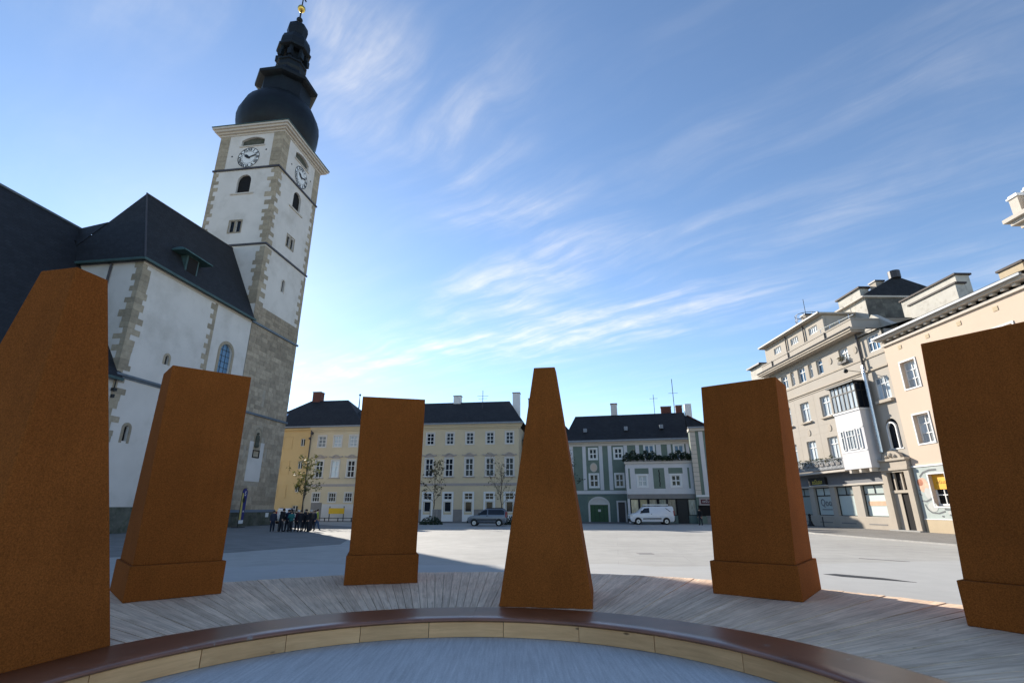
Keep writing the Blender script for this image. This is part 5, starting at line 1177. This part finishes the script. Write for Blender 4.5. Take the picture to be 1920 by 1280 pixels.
# (x, y, facing, ...)
ppl = [(-20.6, 44.6, 'person in dark blue coat at the left end of the group by the tower', dict(top=(.03, .035, .06), legs=(.015, .02, .04), h=1.62, bag=(.03, .03, .06))),
       (-19.7, 44.9, 'person in white jacket behind the dark coats, second from left', dict(top=(.6, .6, .6), h=1.58)),
       (-19.0, 44.2, 'tall person bending forward in a black coat within the group', dict(top=(.012, .012, .016), h=1.8, lean=.14)),
       (-18.3, 44.6, 'person in navy jacket with dark hair, next to the bending one', dict(top=(.02, .022, .06), h=1.72, hair=(.02, .014, .012))),
       (-17.4, 44.1, 'person with a teal jacket sleeve in the middle of the group', dict(top=(.02, .13, .13), h=1.6, arms='up')),
       (-16.75, 44.6, 'person with white cap and dark red scarf colours in the group', dict(top=(.05, .015, .03), h=1.68, hair=(.62, .6, .57))),
       (-16.0, 44.2, 'person in black parka with pale scarf, third from right', dict(top=(.014, .014, .02), h=1.66, bag=(.25, .25, .26))),
       (-15.2, 44.5, 'shorter blond person in black, second from right in the group', dict(top=(.016, .016, .022), h=1.52, hair=(.32, .2, .1), arms='up')),
       (-14.45, 44.1, 'person in dark suit with grey hair at the right end of the group', dict(top=(.016, .017, .026), h=1.7, hair=(.4, .39, .38), bag=(.02, .02, .02))),
       (-18.7, 45.6, 'person in black hooded jacket in the second row of the group', dict(top=(.012, .012, .014), h=1.76, hair=(.012, .012, .014))),
       (-16.4, 45.7, 'person in dark grey coat in the second row, right of the middle', dict(top=(.03, .03, .034), h=1.74)),
       (-14.9, 45.5, 'person in dark blue anorak at the back right of the group', dict(top=(.018, .025, .05), h=1.66, hair=(.09, .05, .03)))]
for i, (x, y, lb, kw) in enumerate(ppl):
    x = -19.45 + (x + 20.6) / 6.15 * 3.2; y = y - 1.0
    person(lb, (x, y, .005), R(random.choice((160, 200, 185, 30, 60, -30))), stride=random.uniform(.03, .12), group=G, **kw)
person('person in yellow-green top and blue jeans walking behind the group', (-17.2, 47.2, .005), R(-70), 1.74, (.32, .36, .06), (.04, .08, .16), stride=.22)
person('person in black standing at the shop corner right of the white van', (20.6, 58.4, .01), R(120), 1.75, (.01, .011, .013), (.03, .035, .045), lean=.1, bag=(.012, .012, .014))

# ------------------------------------------------------------------ trees and planting
def tree(label, loc, h, nleaf, lm, spread=1.4, clear=.42, seed=1, lsz=.16, group='young trees along the far side of the square'):
    rs = random.Random(seed); t = thing('young_tree', label, 'tree', loc, rs.uniform(0, 6), group)
    tr = MB(); cr = MB(); tips = []
    px = Vector((0, 0, 0)); pts = [px]
    for i in range(1, 9): pts.append(Vector((rs.gauss(0, .035) * i * .4, rs.gauss(0, .035) * i * .4, h * i / 8)))
    for i in range(8): tr.cyl(pts[i], pts[i + 1], .07 * (1 - i / 9) + .006, .07 * (1 - (i + 1) / 9) + .006, 7, cap=False)
    tr.build('trunk', M['bark'], t)
    def grow(p, d, L, r, lev):
        n = 3
        for i in range(n):
            q = p + d * L / n + Vector((rs.gauss(0, .05), rs.gauss(0, .05), rs.gauss(.02, .04))) * L
            cr.cyl(p, q, r * (1 - i / n * .5), r * (1 - (i + 1) / n * .5), 5 if lev == 0 else 4, cap=False)
            p = q; tips.append(p)
            if lev < 2 and (i > 0 or lev == 0):
                for k in range(rs.choice((1, 2, 2))):
                    dd = (d + Vector((rs.gauss(0, .7), rs.gauss(0, .7), rs.gauss(.15, .4)))).normalized(); grow(p, dd, L * rs.uniform(.4, .62), r * .55, lev + 1)
    nb = 11
    for i in range(nb):
        f = clear + (1 - clear) * (i / nb); p = Vector((0, 0, h * f)); seg_ = int(f * 8); p = pts[seg_].lerp(pts[min(8, seg_ + 1)], f * 8 - seg_)
        az = i * 2.4 + rs.uniform(-.4, .4); el = rs.uniform(.35, .9) + .3 * f
        d = Vector((math.cos(az) * math.cos(el), math.sin(az) * math.cos(el), math.sin(el))); grow(p, d, spread * (1.15 - .6 * (f - clear)) * rs.uniform(.75, 1.1), .026 * (1.2 - f * .6), 0)
    cr.build('branches', M['bark'], t)
    if nleaf:
        lf = MB()
        for i in range(nleaf):
            p = rs.choice(tips) + Vector((rs.gauss(0, .11), rs.gauss(0, .11), rs.gauss(-.05, .1))); leaf(lf, p, rs.uniform(.6, 1.3) * lsz)
        lf.build('crown', M[lm], t)
    st_ = MB()
    for q in ((.45, 0), (-.25, .4), (-.25, -.4)): st_.cyl((q[0], q[1], 0), (q[0], q[1], 1.7), .035, n=6)
    st_.build('support_stake', M['kerb'], t)
    return t
tree('young tree with yellow-green leaves in front of the yellow wing', (-22.9, 58.2, 0), 6.5, 640, 'leafy', 1.2, .42, 4, .25)
tree('young tree with few browned leaves before the palace, right of the third slab', (-9.0, 61.0, 0), 6.4, 300, 'leafb', 1.55, .34, 9, .2)
tree('nearly bare young tree behind the silver family van', (-1.25, 60.2, 0), 5.8, 150, 'leafb', 1.9, .36, 15, .17)
tree('young tree with dark green leaves partly hidden by the middle obelisk', (6.2, 61.5, 0), 7.0, 420, 'leafd', 1.6, .4, 21, .24)
def shrub(label, loc, w_, h, n):
    t = thing('low_shrub', label, 'shrub', loc, 0, 'shrubs at the feet of the young trees')
    b = MB()
    for i in range(n):
        r_ = random.random() ** .5; a_ = random.uniform(0, 6.28); zt = h * (1 - r_ * r_ * .8); leaf(b, Vector((math.cos(a_) * r_ * w_, math.sin(a_) * r_ * w_ * .7, random.uniform(.02, zt))), random.uniform(.1, .22))
    b.build('foliage', M['leafd'], t)
    s = MB()
    for i in range(9): a_ = i * .7; s.cyl((0, 0, 0), (math.cos(a_) * w_ * .6, math.sin(a_) * w_ * .4, h * .7), .02, .008, 5)
    s.build('stem', M['bark'], t)
shrub('low dark shrub at the foot of the browned tree', (-9.2, 60.9, 0), 1.3, 1.0, 700)
shrub('low dark shrub at the foot of the bare tree, behind the van', (-.6, 60.3, 0), 1.2, 1.1, 600)
shrub('low dark shrub under the tree beside the middle obelisk', (6.3, 61.4, 0), 1.1, .8, 400)

# ------------------------------------------------------------------ small street furniture
bn = thing('banner_flag', 'tall blue and yellow beach flag with white S at the tower foot', 'banner', (-26.55, 51.9, 0), RC + R(6))
b = MB(); P = [(0, .1)]; 
b.cyl((0, 0, 0), (0, 0, 3.3), .03, n=6)
prev = Vector((0, 0, 3.3))
for i in range(1, 9):
    a_ = math.pi * .62 * i / 8; q = Vector((.62 * (1 - math.cos(a_)), 0, 3.3 + .42 * math.sin(a_))); b.cyl(prev, q, .022, n=5, cap=False); prev = q
b.build('pole', M['black'], bn)
MB().box(-.45, .75, -.35, .35, 0, .05).build('base_plate', M['black'], bn)
cl1 = MB().prism_xz([(.03, .35), (.85, .35), (.95, 3.35), (.62, 3.68), (.2, 3.6), (.03, 3.3)], -.01, .01).build('banner_cloth', mat('banner_blue', (.035, .035, .17), .7, .1, 4.), bn)
MB().prism_xz([(.04, .7), (.4, .7), (.3, 3.2), (.04, 3.2)], -.016, -.0105).build('banner_stripe', mat('banner_yellow', (.52, .42, .13), .7, .08, 4.), cl1)
MB().prism_xz([(.04, .36), (.85, .36), (.86, .68), (.04, .68)], -.016, -.0105).build('banner_hem', M['white'], cl1)
MB().prism_xz([(.42 + .24 * math.cos(2 * math.pi * i / 16), 2.55 + .27 * math.sin(2 * math.pi * i / 16)) for i in range(16)], -.02, -.0165).build('banner_dot', M['black'], cl1)
text('banner_letter', 'S', .62, M['white'], cl1, (.56, -.02, 3.15), (R(90), 0, 0), .003)
text('banner_letter', 's', .5, M['white'], cl1, (.66, -.02, 1.5), (R(90), R(90), 0), .003)
sgn = thing('site_board', 'yellow board on dark posts in front of the palace left wing', 'sign', (-24.6, 74.6, 0), rotz(98))
MB().box(-1.15, 1.15, -.04, .04, 1.0, 1.75).build('board', mat('sign_amber', (.70, .42, .03), .6, .08, 3.), sgn)
for x in (-1.05, 1.05): MB().box(x - .05, x + .05, .04, .12, 0, 2.0).build('post', M['pipe'], sgn)
rail = thing('low_barrier', 'low dark rail in front of the palace left wing', 'barrier', (-24, 73.6, 0), rotz(98))
MB().box(-4, 4, -.04, .04, .42, .5).build('rail', M['black'], rail)
for i in range(5): MB().box(-3.9 + i * 1.95, -3.8 + i * 1.95, -.05, .05, 0, .5).build('post', M['black'], rail)
bo = thing('bollard', 'black iron bollard with ball top by the frosted shop windows', 'bollard', (30.3, 54.4, .075))
b = MB(); b.smooth = True; b.lathe([(0, .34), (.06, .34), (.2, .22), (.5, .12), (.8, .1), (.86, .14), (.9, .1), (.95, .08)], 14); b.build('post', M['black'], bo)
b = MB(); b.smooth = True; b.ball((0, 0, 1.05), .15); b.build('ball', M['black'], bo)
hp = thing('bicycle_hoop', 'small dark bent hoop on the footway right of the bollard', 'bike stand', (30.55, 52.6, .075), R(60))
b = MB(); prev = Vector((-.3, 0, 0))
for i in range(1, 13):
    a_ = math.pi * i / 12; q = Vector((-.3 * math.cos(a_), 0, .9 * math.sin(a_) ** .7)); b.cyl(prev, q, .045, n=6, cap=False); prev = q
b.build('hoop', M['black'], hp)
